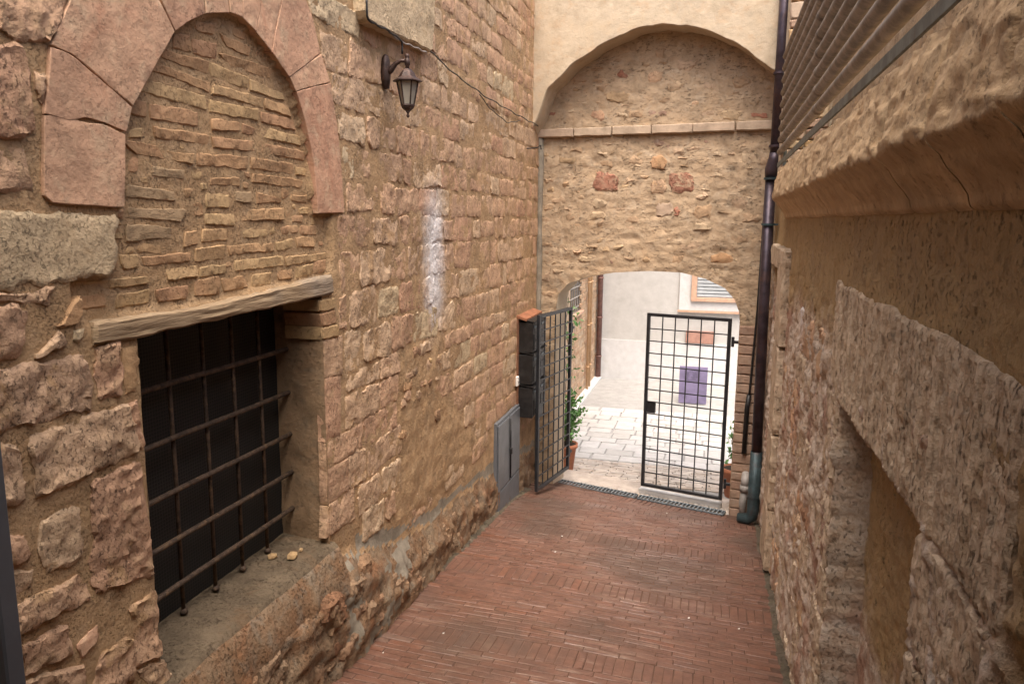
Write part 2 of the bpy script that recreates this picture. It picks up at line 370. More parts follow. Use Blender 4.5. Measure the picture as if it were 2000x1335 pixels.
def screen_mat():
    mt, t, b = new_mat('wire_screen'); n = N(t); x = n.xyz()
    def tri(v, k): return n.math('PINGPONG', n.math('MULTIPLY', v, k), .5)
    g = n.math('MAXIMUM', n.map(tri(x[1], 55), .33, .45), n.map(tri(x[2], 55), .33, .45))
    c = n.mix(g, (.002, .002, .002), (.022, .02, .018)); t.links.new(c, b.inputs['Base Color']); b.inputs['Roughness'].default_value = .7
    return mt
M_screen = screen_mat()

# ------------------------------------------------------------------ frames (u, v, n) -> world
def FL(u, v, n): return np.stack([XL + n, u, v], 1)
def FR(u, v, n): return np.stack([XR - n, u, v], 1)
_ca = 1 / math.sqrt(1 + TA * TA)
def FE(u, v, n): return np.stack([u - n * TA * _ca, endy(u) - n * _ca, v], 1)

def resamp(pl, k):
    pl = np.asarray(pl, float)
    if len(pl) == 1: return np.repeat(pl, k + 1, 0)
    d = np.r_[0, np.cumsum(np.linalg.norm(np.diff(pl, axis=0), axis=1))]; t = np.linspace(0, d[-1], k + 1)
    return np.stack([np.interp(t, d, pl[:, 0]), np.interp(t, d, pl[:, 1])], 1)
def stone(fr, bottom, top, mat, parent, name='stone', h=.015, rough=.008, freq=9, res=.025, rnd_edge=.02, wob=.008, depth=.05, flip=False, label=None, seed=None, base=0.0, tilt=None, groove=None, cap=40, corner=.03, sharp=30):
    """a block face spanned between a bottom and a top polyline in wall coordinates, with rounded irregular edges and a skirt"""
    seed = rng.randrange(10000) if seed is None else seed
    b = np.asarray(bottom, float); t_ = np.asarray(top, float)
    Wd = max(np.linalg.norm(b[-1] - b[0]), np.linalg.norm(t_[-1] - t_[0])); Hh = max(np.linalg.norm(t_[0] - b[0]), np.linalg.norm(t_[-1] - b[-1]))
    nu = int(np.clip(round(Wd / res), 4, cap)); nv = int(np.clip(round(Hh / res), 4, cap))
    def params(k, size):
        e_ = min(rnd_edge / max(size, 1e-6), .2); return np.r_[0, np.linspace(e_, 1 - e_, k - 1), 1]
    s = params(nu, Wd); t = params(nv, Hh)
    def along(pl):
        pl = np.asarray(pl, float); d = np.r_[0, np.cumsum(np.linalg.norm(np.diff(pl, axis=0), axis=1))]; d = d / d[-1]
        return np.stack([np.interp(s, d, pl[:, 0]), np.interp(s, d, pl[:, 1])], 1)
    B = along(b); T = along(t_)
    G = B[None] * (1 - t[:, None, None]) + T[None] * t[:, None, None]
    S, TT = np.meshgrid(s, t)
    e = np.minimum(np.minimum(S, 1 - S) * Wd, np.minimum(TT, 1 - TT) * Hh)
    # round the corners
    cs = np.minimum(np.minimum(S, 1 - S) * Wd, .06); ct = np.minimum(np.minimum(TT, 1 - TT) * Hh, .06)
    P = G.reshape(-1, 2); ef = e.reshape(-1)
    Pn = np.c_[P, np.full(len(P), seed * .37)]
    cen = P.mean(0)
    cornerness = (sstep(0, .035, .035 - cs) * sstep(0, .035, .035 - ct)).reshape(-1)
    dirc = cen - P; dl = np.linalg.norm(dirc, axis=1, keepdims=True) + 1e-9
    P = P + dirc / dl * (cornerness * min(Wd, Hh) * corner)[:, None]
    wv = np.stack([fbm(Pn, 13, 4, seed, .7), fbm(Pn, 13, 4, seed + 5, .7)], 1)
    P = P + wv * wob * 2.2 * np.exp(-ef / (.25 * min(Wd, Hh) + .01))[:, None]
    prof = np.clip(ef / rnd_edge, 0, 1); prof = 1 - (1 - prof) ** 2
    hn = base + h * prof + rough * (fbm(Pn, freq, 5, seed + 9, .72) * 1.7 + .35 * ridged(Pn, freq * 2.2, 3, seed + 3)) * (.55 + .45 * prof)
    if tilt is not None: hn = hn + tilt[0] * (S.reshape(-1) - .5) + tilt[1] * (TT.reshape(-1) - .5)
    if groove is not None: hn = hn + groove(P)
    nn = (nu + 1)
    ring = [i for i in range(nn)] + [j * nn + nu for j in range(1, nv + 1)] + [nv * nn + i for i in range(nu - 1, -1, -1)] + [j * nn for j in range(nv - 1, 0, -1)]
    V = np.concatenate([fr(P[:, 0], P[:, 1], hn), fr(P[ring, 0], P[ring, 1], hn[ring]), fr(P[ring, 0], P[ring, 1], np.full(len(ring), base - depth))])
    n0 = len(P); Fc = []
    for j in range(nv):
        for i in range(nu):
            a = j * nn + i; q = (a, a + 1, a + nn + 1, a + nn); Fc.append(q if not flip else q[::-1])
    k = len(ring)
    for i in range(k):
        q = (n0 + (i + 1) % k, n0 + i, n0 + k + i, n0 + k + (i + 1) % k); Fc.append(q if not flip else q[::-1])
    o = obj(name, V - V.mean(0), Fc, mat, parent); o.location = V.mean(0); o.data.set_sharp_from_angle(angle=math.radians(sharp))
    if label: o['label'] = label
    return o
def quad_px(fn, q): # TL,TR,BR,BL in pixels -> bottom, top polylines
    p = [fn(*a) for a in q]; return [p[3], p[2]], [p[0], p[1]]

def grid(fr, us, vs, hfun, mat, name, parent=None, skip=None, flip=False, vlow=None):
    us = np.asarray(us); vs = np.asarray(vs); U, Vv = np.meshgrid(us, vs)
    if vlow is not None:   # ruled: lower boundary follows a curve
        lo = vlow(us)[None]; tt = (vs - vs[0]) / (vs[-1] - vs[0]); Vv = lo + (vs[-1] - lo) * tt[:, None]
    u = U.reshape(-1); v = Vv.reshape(-1); n = hfun(u, v); V = fr(u, v, n); nn = len(us); Fc = []
    for j in range(len(vs) - 1):
        for i in range(nn - 1):
            if skip is not None and skip((us[i] + us[i + 1]) / 2, (vs[j] + vs[j + 1]) / 2): continue
            a = j * nn + i; q = (a, a + 1, a + nn + 1, a + nn); Fc.append(q if not flip else q[::-1])
    return V, Fc
def lin(a, b, step): return np.linspace(a, b, max(2, int(round((b - a) / step)) + 1))

# ================================================================== RAMP
FX0, FX1 = -2.32, .70
ys = lin(-2.0, 9.75, .06); xs = lin(FX0, FX1, .06)
def FF(u, v, n): return np.stack([u, v, fz(u, v) + n], 1)
V, Fc = grid(FF, xs, ys, lambda u, v: -.0028 + .001 * fbm(np.c_[u, v, u * 0], 6, 3, 3), M_fj, 'ramp')
ramp = tag(obj('ramp', V, Fc, M_fj), 'sloping red brick ramp running down between the walls to the gate', 'ramp', kind='structure')
def brick_mesh(l, wd, seed):
    bm = bmesh.new(); bmesh.ops.create_cube(bm, size=1)
    for v in bm.verts: v.co = Vector((v.co.x * l, v.co.y * wd, v.co.z * .03 - .015))
    bmesh.ops.bevel(bm, geom=[e for e in bm.edges if all(v.co.z > -.001 for v in e.verts)] , offset=.004, segments=1, affect='EDGES')
    r = random.Random(seed)
    for v in bm.verts:
        v.co.x += r.uniform(-.003, .003); v.co.y += r.uniform(-.003, .003); v.co.z += r.uniform(-.002, .002)
    V = [v.co.copy() for v in bm.verts]; bm.verts.index_update(); Fc = [tuple(v.index for v in f.verts) for f in bm.faces]; bm.free()
    return V, Fc
BL, BP = .25, .064
variants = [brick_mesh(BL - .005, BP - .005, k) for k in range(10)]
half = [brick_mesh(BL * .5 - .008, BP - .008, 40 + k) for k in range(4)]
vmesh = [mesh('brick', v, f, M_fb, False) for v, f in variants]; hmesh = [mesh('brick', v, f, M_fb, False) for v, f in half]
plist = []
bands = [3.30, 4.60, 5.90, 7.20, 8.50, 9.80]
for bi in range(len(bands) - 1):
    y0 = bands[bi]; x = -2.27 + rng.uniform(0, .05)
    while x < .66:
        plist.append((x, y0, math.pi / 2 + rng.gauss(0, .012), 0)); x += BP + rng.uniform(-.001, .002)
    nrow = 16; p = (bands[bi + 1] - y0 - BL - .004) / nrow
    for k in range(nrow):
        yy = y0 + BL / 2 + .002 + p * (k + .5); off = (k % 2) * BL / 2 + rng.uniform(-.03, .03) - 2.28
        x = off
        while x < .62:
            if yy < 9.35: plist.append((x + BL / 2, yy, rng.gauss(0, .01), 0))
            x += BL + rng.uniform(0, .004)
drain_y = lambda x: 9.645 + (x + 1.954) * (9.101 - 9.645) / (.243 + 1.954)
plist = [q for q in plist if q[1] < drain_y(q[0]) - .16 and -2.24 < q[0] < .60]
plist = [q for q in plist if q[1] > 3.45]
def score(q):
    d = math.sqrt(q[0] ** 2 + q[1] ** 2 + 9); return d
plist.sort(key=score)
def brick_mat4(q, dz):
    x, y, a, _ = q; nrm = Vector((-(fz(x + .05, y) - fz(x - .05, y)) / .1, -(fz(x, y + .05) - fz(x, y - .05)) / .1, 1)).normalized()
    t1 = Vector((math.cos(a), math.sin(a), 0)); t1 = (t1 - nrm * t1.dot(nrm)).normalized(); t2 = nrm.cross(t1)
    return Matrix(((t1.x, t2.x, nrm.x, x), (t1.y, t2.y, nrm.y, y), (t1.z, t2.z, nrm.z, fz(x, y) + dz), (0, 0, 0, 1)))
for q in plist[:300]:
    o = ob('brick', rng.choice(vmesh), ramp); o.matrix_local = brick_mat4(q, rng.uniform(-.0007, .0016))
SV = []; SF = []; SR = []
for q in plist[300:]:
    v, f = rng.choice(variants); mm = brick_mat4(q, rng.uniform(-.0007, .0016)); n0 = len(SV)
    SV += [mm @ a for a in v]; SF += [tuple(i + n0 for i in g) for g in f]; SR += [rng.random()] * len(v)
o = obj('brick_field', SV, SF, M_fbs, ramp, False); o['kind'] = 'stuff'
at = o.data.attributes.new('rnd', 'FLOAT', 'POINT'); at.data.foreach_set('value', SR)

for side in (-1, 1):  # dirt ridge along the wall bases, its dark colour doubling as contact shadow
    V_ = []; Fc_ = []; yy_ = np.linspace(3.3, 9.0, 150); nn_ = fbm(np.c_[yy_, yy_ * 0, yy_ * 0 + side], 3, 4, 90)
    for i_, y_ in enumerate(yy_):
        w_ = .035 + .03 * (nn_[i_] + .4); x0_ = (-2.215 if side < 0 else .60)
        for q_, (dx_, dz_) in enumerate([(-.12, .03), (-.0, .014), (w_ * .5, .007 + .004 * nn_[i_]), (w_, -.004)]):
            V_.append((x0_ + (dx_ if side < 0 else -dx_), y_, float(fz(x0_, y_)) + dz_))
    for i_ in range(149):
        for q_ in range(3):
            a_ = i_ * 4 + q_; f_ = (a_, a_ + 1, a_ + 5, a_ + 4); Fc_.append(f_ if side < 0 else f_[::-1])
    o = obj('dirt', V_, Fc_, M_dirt_shade, ramp); o['kind'] = 'stuff'
# ================================================================== LEFT WALL
ARCH_IN = [L(*p) for p in [(238, 406), (240, 300), (250, 200), (290, 132), (340, 70), (372, 42), (440, 26), (470, 36), (520, 90), (560, 150), (590, 230), (607, 310), (616, 415)]]
INFILL = ARCH_IN + [L(648, 420), L(646, 540), L(180, 640), L(150, 600), L(140, 545), L(228, 530), L(232, 420)]
WY0, WY1, WZ0, WZ1 = 2.48, 3.945, -1.97, -.44        # window opening
PATCH = [(5.05, -1.05), (5.6, -.98), (5.95, -1.0), (5.9, -1.5), (6.6, -2.0), (7.3, -2.35), (5.0, -2.3), (4.8, -2.0), (5.05, -1.55)]
def left_h(u, v):
    P = np.c_[u, v, u * 0]
    h = .001 + .006 * fbm(P, 3.5, 4, 11) + .005 * fbm(P, 14, 4, 12)
    ins = inpoly(u, v, INFILL); h = np.where(ins, h * .5 - .034, h)
    pt = inpoly(u, v, PATCH); h = h + (.006 + .010 * fbm(P, 9, 4, 19) + .006 * ridged(P, 16, 3, 18)) * pt
    # rubble footing, eroded and bulging out over the ramp
    fy = fz(np.full_like(u, -2.2), u)
    top = np.interp(u, [2.0, 2.5, 4.2, 5.0, 7.4, 9.5], [-2.05, -2.02, -2.12, -2.42, -2.66, -3.0])
    k = sstep(0, .25, top - v)
    bul = np.interp(u, [1.5, 3.0, 4.4, 5.6, 7.4, 9.0], [.09, .12, .10, .06, .03, .0])
    h = h + k * (bul * (1 + .35 * fbm(P, 2.5, 3, 44)) + .040 * fbm(P, 7, 5, 45, .65) + .03 * ridged(P, 9, 4, 46))
    return h
us = np.unique(np.r_[lin(-1.5, 1.6, .1), lin(1.6, WY0, .025), lin(WY0, WY1, .03), lin(WY1, 6.2, .028), lin(6.2, 9.75, .045)])
vs = np.unique(np.r_[lin(-3.75, WZ0 - .16, .03), lin(WZ0 - .16, WZ0, .03), lin(WZ0, WZ1, .03), lin(WZ1, 1.4, .03), lin(1.4, 2.8, .1)])
V, Fc = grid(FL, us, vs, left_h, M_mortar, 'lw', skip=lambda u, v: WY0 < u < WY1 and WZ0 - .16 < v < WZ1)
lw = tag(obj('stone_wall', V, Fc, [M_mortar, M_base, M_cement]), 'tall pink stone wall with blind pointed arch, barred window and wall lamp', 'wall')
# footing faces get the rubble material, one strip the grey cement
pc = np.empty(len(lw.data.polygons) * 3); lw.data.polygons.foreach_get('center', pc); pc = pc.reshape(-1, 3)
topz = np.interp(pc[:, 1], [2.0, 2.5, 4.2, 5.0, 7.4, 9.5], [-2.05, -2.02, -2.12, -2.42, -2.66, -3.0])
nz = .06 * fbm(pc, 3, 3, 5); mi = np.zeros(len(pc), int)
mi[pc[:, 2] < topz - .05 + nz] = 1
strip = (np.abs(pc[:, 2] - (topz + .02) - nz) < .05 + .05 * fbm(pc, 2, 2, 8)) & (pc[:, 1] > 4.3)
mi[strip] = 2
mi[(pc[:, 1] > 3.3) & (pc[:, 1] < 5.2) & (pc[:, 2] < topz - .02) & (fbm(pc, 3.2, 4, 77) > .22)] = 2
lw.data.polygons.foreach_set('material_index', mi.astype(np.int32))

# window reveal, sill and screen (parts of the wall)
REV = .34
def patch3(name, fn, nu, nv, mat, parent, flip=False):
    s, t = np.meshgrid(np.linspace(0, 1, nu + 1), np.linspace(0, 1, nv + 1)); V = fn(s.reshape(-1), t.reshape(-1)); nn = nu + 1; Fc = []
    for j in range(nv):
        for i in range(nu):
            a = j * nn + i; q = (a, a + 1, a + nn + 1, a + nn); Fc.append(q if not flip else q[::-1])
    return obj(name, V, Fc, mat, parent)
def rj(s, t):   # right jamb of the window
    z = WZ0 - .1 + (WZ1 - WZ0 + .1) * t; P = np.c_[s * REV, z, s * 0 + 3]
    return np.stack([XL + .012 - s * (REV + .05), WY1 + .012 * fbm(P, 6, 4, 61) + .035 * s, z], 1)
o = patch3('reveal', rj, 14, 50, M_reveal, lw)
def ljf(s, t):
    z = WZ0 - .1 + (WZ1 - WZ0 + .1) * t; P = np.c_[s * REV, z, s * 0 + 8]
    return np.stack([XL - s * (REV + .05), WY0 + .01 * fbm(P, 6, 4, 62), z], 1)
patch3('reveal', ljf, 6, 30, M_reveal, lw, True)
def silf(s, t):
    y = WY0 - .03 + (WY1 - WY0 + .07) * s; P = np.c_[y, t * .6, s * 0]; k = np.clip((t - .62) / .38, 0, 1)
    x = XL - REV - .1 + np.minimum(t / .62, 1) * (REV + .12) + .09 * np.sin(k * math.pi / 2) + .02 * k * fbm(P, 7, 3, 64)
    z = WZ0 - .015 + .012 * fbm(P, 5, 4, 63) - .03 * t - .32 * k ** 1.6 + .03 * k * ridged(P, 8, 3, 65)
    return np.stack([x, y, z], 1)
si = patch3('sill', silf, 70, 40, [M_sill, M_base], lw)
for f in si.data.polygons:
    if f.index // 70 > 27: f.material_index = 1
patch3('window_head', lambda s, t: np.stack([XL - REV * s - .02, WY0 - .02 + (WY1 - WY0 + .06) * t, WZ1 + .004 + s * 0], 1), 3, 6, M_wood, lw)
win = obj('window', *[(lambda V, Fc: (V, Fc))(*grid(lambda u, v, n: np.stack([XL - REV + .005 + n, u, v], 1), lin(WY0 - .05, WY1 + .1, .3), lin(WZ0 - .1, WZ1 + .05, .3), lambda u, v: u * 0, None, ''))][0], M_screen, lw, False)
win['label'] = 'dark window closed with fine wire mesh behind rusty iron bars'
GX = XL - .25
hb = []
for p in [(266, 774), (270, 880), (277, 988), (290, 1084), (298, 1180)]:
    r = ray(*p); hb.append((r * (GX / r[0]))[2])
hz = [-.80, -1.03, -1.26, -1.49, -1.72][:5]
def onGX(px, py): r = ray(px, py); r = r * (GX / r[0]); return r
for p1, p2 in [((266, 774), (556, 678)), ((273, 886), (556, 765)), ((288, 987), (558, 850)), ((296, 1083), (560, 925)), ((306, 1180), (562, 990))]:
    a = onGX(*p1); b = onGX(*p2); z = (a[2] + b[2]) / 2
    MB().tube([(GX, WY0 - .1, z - .004), (GX + .003, 3.0, z + .003), (GX, 3.5, z - .002), (GX, WY1 + .08, z)], .0145, 8).done('bar', M_bar, win, True)
for p in [(337, 780), (404, 760), (460, 740), (511, 720)]:
    y = onGX(*p)[1]
    mb = MB().tube([(GX - .016, y, WZ1 + .03), (GX - .015, y + .004, -1.2), (GX - .016, y - .002, WZ0 + .0)], .0105, 8)
    mb.lathe((GX - .016, y, WZ0 - .01), [(.02, 0), (.02, .012), (.01, .03)], 8); mb.done('bar', M_bar, win, True)

# timber lintel over the window
def bg(P): return .006 * fbm(np.c_[P[:, 0] * 2, P[:, 1] * 60, P[:, 0] * 0], 1, 3, 5)
stone(FL, [L(178, 674), L(252, 661), L(420, 624), L(612, 581), L(646, 573)], [L(177, 630), L(287, 611), L(350, 606), L(420, 592), L(540, 562), L(644, 536)], M_wood, lw, 'timber_lintel', h=.012, rough=.004, res=.02, rnd_edge=.012, wob=.004, depth=.3, groove=bg, base=.012)

# voussoirs of the pointed arch: smooth, thin, slightly proud
def vous(bottom, top, lab=None): return stone(FL, [L(*p) for p in bottom], [L(*p) for p in top], M_smooth, lw, 'voussoir', h=.002, rough=.003, freq=5, res=.03, rnd_edge=.003, wob=.002, depth=.07, base=.014, label=lab, corner=0)
vous([(79, 381), (95, 397), (238, 405)], [(80, 226), (115, 222), (154, 239), (196, 243), (239, 264)])
vous([(80, 222), (133, 236), (161, 229), (196, 239), (241, 257)], [(92, 92), (136, 110), (253, 210)])
vous([(136, 106), (254, 206)], [(94, 86), (108, 30), (122, 10)] if False else [(95, 85), (150, -20), (190, -80)]) if False else None
# the big left voussoir, spanned between outer and inner edge
vous([(94, 88), (136, 107), (254, 207)], [(150, -40), (240, -60), (303, -4), (335, 62)])
vous([(337, 62), (360, 44), (395, 27)], [(305, -6), (340, -30), (391, -20)])
vous([(397, 27), (442, 25)], [(393, -22), (439, -22)])
vous([(444, 25), (468, 34)], [(441, -22), (468, -22)])
vous([(469, 35), (495, 62)], [(470, -22), (509, -22)])
vous([(496, 63), (525, 100)], [(511, -22), (549, -22)])
vous([(526, 101), (543, 125), (560, 150)], [(551, -22), (588, -12), (607, 38), (622, 104)])
vous([(561, 151), (573, 178)], [(623, 106), (640, 160)])
vous([(574, 179), (590, 230), (607, 310), (612, 360), (617, 416)], [(641, 162), (654, 245), (661, 310), (665, 360), (668, 415)])

# masonry inside the blind arch, traced brick by brick
BR = [[(390,41),(433,45),(428,69),(395,60)],[(349,63),(384,69),(385,102),(349,93)],[(386,74),(434,84),(436,116),(388,106)],
[(321,92),(420,120),(420,146),(322,112)],[(441,66),(499,91),(499,112),(453,92)],[(438,102),(540,132),(539,155),(460,129)],
[(422,122),(496,150),(496,174),(422,150)],[(498,152),(563,182),(566,198),(498,176)],[(427,163),(525,191),(525,211),(423,182)],
[(527,191),(573,206),(578,228),(527,213)],[(420,193),(516,214),(516,236),(420,219)],[(519,216),(583,234),(588,256),(519,238)],
[(301,117),(423,161),(420,180),(302,134)],[(285,150),(414,187),(416,214),(276,176)],[(266,193),(300,198),(300,230),(262,222)],
[(304,200),(400,218),(400,248),(304,232)],[(266,250),(291,251),(289,271),(264,268)],[(309,246),(420,263),(420,284),(312,269)],
[(246,273),(319,284),(337,312),(278,301)],[(322,293),(390,299),(388,320),(341,312)],[(311,324),(373,334),(370,352),(309,344)],
[(260,360),(352,372),(355,391),(261,386)],[(261,405),(378,410),(365,434),(263,426)],[(424,230),(480,238),(480,257),(424,253)],
[(482,240),(508,249),(504,265),(482,261)],[(513,245),(595,265),(597,286),(515,267)],[(424,265),(525,277),(525,298),(426,288)],
[(527,280),(603,296),(605,315),(529,300)],[(394,298),(496,304),(496,331),(394,321)],[(500,308),(582,319),(582,341),(500,329)],
[(587,325),(609,329),(607,345),(587,341)],[(420,347),(478,345),(480,364),(420,362)],[(502,337),(603,352),(597,368),(502,356)],
[(469,374),(500,374),(502,395),(471,395)],[(511,374),(556,386),(560,395),(513,397)],[(578,380),(609,380),(609,395),(578,393)],
[(413,376),(459,380),(459,405),(413,407)],[(478,409),(564,407),(564,430),(484,432)],[(410,417),(469,417),(469,440),(412,440)],
[(257,437),(350,443),(346,466),(257,474)],[(247,497),(282,495),(282,525),(251,527)],[(288,501),(385,492),(381,511),(292,521)],
[(150,550),(300,538),(303,554),(156,572)],[(337,525),(398,517),(398,540),(340,548)],[(140,581),(218,573),(222,599),(140,610)],
[(241,575),(305,564),(305,591),(237,604)],[(315,565),(381,554),(377,583),(321,591)],[(392,484),(450,478),(448,507),(392,511)],
[(455,480),(543,473),(545,490),(459,499)],[(547,475),(582,465),(582,484),(551,492)],[(587,463),(622,463),(624,482),(589,482)],
[(467,509),(564,499),(564,520),(469,530)],[(566,501),(645,494),(643,507),(568,520)],[(400,522),(452,515),(452,534),(400,543)],
[(390,548),(440,538),(440,574),(392,580)],[(442,543),(492,536),(494,561),(446,570)],[(501,536),(540,532),(540,555),(501,564)],
[(551,528),(580,524),(580,543),(553,547)],[(587,522),(620,515),(620,536),(587,545)],[(622,511),(645,507),(645,530),(622,536)],
[(370,452),(398,448),(398,476),(370,484)],[(404,448),(458,446),(456,470),(404,474)]]
GREYB = {20, 21, 22, 33, 39}
for i, q in enumerate(BR):
    b, t = quad_px(L, q)
    stone(FL, b, t, M_grey_slate if i in GREYB else M_infill, lw, 'brick', h=.004, rough=.005, freq=14, res=.016, rnd_edge=.005, wob=.005, depth=.05, base=-.033, corner=.05, tilt=(rng.gauss(0, .004), rng.gauss(0, .004)))
tb_ = []
for q in BR:
    P_ = [L(*a) for a in q]; tb_.append((min(p[0] for p in P_), max(p[0] for p in P_), min(p[1] for p in P_), max(p[1] for p in P_)))
for k in range(2600):
    y = rng.uniform(2.3, 4.05); z = rng.uniform(-.38, .92); a = rng.choice([.11, .09, .07, .05, .035]) if k < 1900 else .025; b_ = rng.choice([.032, .028, .022]) if k < 1900 else .016
    box = (y - a, y + a, z - b_, z + b_)
    cs_ = [(y - a, z - b_), (y + a, z - b_), (y - a, z + b_), (y + a, z + b_), (y, z + b_ + .01)]
    if not all(inpoly(np.array([c[0]]), np.array([c[1]]), INFILL)[0] for c in cs_): continue
    if any(box[0] < t[1] - .004 and box[1] > t[0] + .004 and box[2] < t[3] - .0 and box[3] > t[2] + .0 for t in tb_): continue
    tb_.append(box); j = lambda: rng.uniform(-.004, .004)
    stone(FL, [(y - a + j(), z - b_ + j()), (y + a + j(), z - b_ + j())], [(y - a + j(), z + b_ + j()), (y + a + j(), z + b_ + j())], M_infill, lw, 'brick', h=.004, rough=.006, freq=14, res=.02, rnd_edge=.006, wob=.008, depth=.05, base=-.036, corner=.1)
for q in [[(620,585),(652,580),(652,603),(622,610)],[(624,611),(652,604),(656,631),(626,637)],[(626,639),(658,632),(660,656),(626,663)]]:
    b, t = quad_px(L, q); stone(FL, b, t, M_infill, lw, 'brick', h=.010, rough=.005, res=.025, rnd_edge=.008, depth=.24, base=.004)

# stones of the near wall, traced
NS = [([(0,-10),(135,-20),(92,82),(0,70)], 0), ([(-40,84),(42,90),(66,273),(-40,272)], 0), ([(-40,286),(50,290),(64,374),(-40,376)], 0), ([(66,142),(82,145),(80,200),(68,185)], 0),
([(-60,412),(228,418),(225,538),(-60,568)], 1), ([(-60,575),(104,562),(94,588),(-60,600)], 0), ([(-40,604),(50,598),(44,694),(-40,715)], 0), ([(70,688),(120,648),(124,678),(72,696)], 0), ([(137,640),(165,635),(160,666),(139,668)], 1),
([(-60,732),(162,698),(172,795),(-60,858)], 0), ([(183,682),(226,667),(238,770),(192,783)], 0), ([(57,856),(246,789),(269,880),(74,966)], 0),
([(-60,872),(36,868),(50,985),(-60,998)], 0), ([(73,1019),(150,988),(156,1088),(80,1122)], 0), ([(172,943),(272,892),(297,1125),(180,1160)], 0), ([(-20,1040),(54,1036),(60,1098),(-10,1112)], 0), ([(6,1116),(62,1108),(62,1150),(16,1172)], 0),
([(30,1180),(150,1126),(174,1165),(28,1238)], 0), ([(140,1262),(190,1220),(184,1262),(150,1286)], 2), ([(252,1178),(304,1150),(309,1283),(262,1298)], 0), ([(40,1262),(128,1218),(140,1275),(50,1320)], 0), ([(190,1280),(255,1240),(262,1330),(180,1350)], 0), ([(30,1335),(160,1295),(170,1390),(40,1400)], 0), ([(262,1302),(312,1288),(345,1330),(340,1390)], 0),
([(236,674),(262,670),(269,764),(243,772)], 3), ([(247,787),(267,778),(276,868),(270,880)], 0),
([(152,578),(160,612),(150,632),(100,640)], 3)]
for q, k in NS:
    cx_ = sum(p[0] for p in q) / 4; cy_ = sum(p[1] for p in q) / 4
    q = [(cx_ + (p[0] - cx_) * 1.05, cy_ + (p[1] - cy_) * 1.07) for p in q] if k == 0 and cx_ > 30 and cx_ < 225 else q
    b, t = quad_px(L, q)
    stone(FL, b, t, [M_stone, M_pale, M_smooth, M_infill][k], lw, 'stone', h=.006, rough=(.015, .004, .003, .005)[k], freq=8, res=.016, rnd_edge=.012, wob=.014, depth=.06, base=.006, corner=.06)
# the same masonry carried on beside the camera
zt = 1.7
while zt > -2.3:
    hh = rng.uniform(.2, .34); y = -.3 + rng.uniform(0, .3)
    while y < 1.75:
        wd = min(rng.uniform(.25, .55), 1.84 - y)
        if wd > .1: stone(FL, [(y + .02, zt - hh + .02), (y + wd - .02, zt - hh + .02)], [(y + .02, zt - .02), (y + wd - .02, zt - .02)], M_stone, lw, 'stone', h=.006, rough=.013, freq=8, res=.03, rnd_edge=.012, wob=.016, depth=.06, base=.006, corner=.08)
        y += wd
    zt -= hh
# right-hand jamb blocks of the window, turned into the reveal
for q in [[(630,666),(668,655),(668,730),(632,738)],[(632,740),(664,731),(664,848),(634,862)],[(634,865),(690,835),(690,885),(636,915)],[(636,918),(680,893),(680,955),(638,985)],[(638,988),(690,952),(690,1010),(636,1050)]]:
    b, t = quad_px(L, q); stone(FL, b, t, M_stone, lw, 'stone', h=.002, rough=.007, freq=8, res=.02, rnd_edge=.006, wob=.006, depth=.05, corner=.0, base=.004)

# coursed stones of the long right-hand stretch
cz = [2.75, 2.58, 2.40, 2.22, 2.05, 1.85, 1.67, 1.49, 1.284, 1.084, .866, .659, .45, .236, .019, -.203, -.456, -.709, -.972, -1.13, -1.334, -1.537, -1.771, -1.99, -2.2, -2.42, -2.62]
known = {.659: [659, 718, 747, 777, 821], .45: [666, 695, 729, 787, 807, 824], .236: [678, 742, 770, 818], .019: [665, 727, 778, 824], -.203: [650, 700, 762, 794, 822], -.456: [676, 732, 777, 822], -.709: [702, 760, 802], -.972: [672, 736, 779], -1.13: [672, 736], -1.334: [640, 701, 770], -1.537: [640, 705, 778], -1.771: [640, 684, 735], -1.99: [640, 690, 740]}
LEDGE = (4.46, 5.62, 1.2)
def arch_outer_y(z):
    pts = [(0.033, 4.25), (.3, 4.23), (.53, 4.2), (.81, 4.1), (1.0, 3.98), (1.168, 3.87), (1.6, 3.6), (2.2, 3.3)]
    return np.interp(z, [p[0] for p in pts], [p[1] for p in pts])
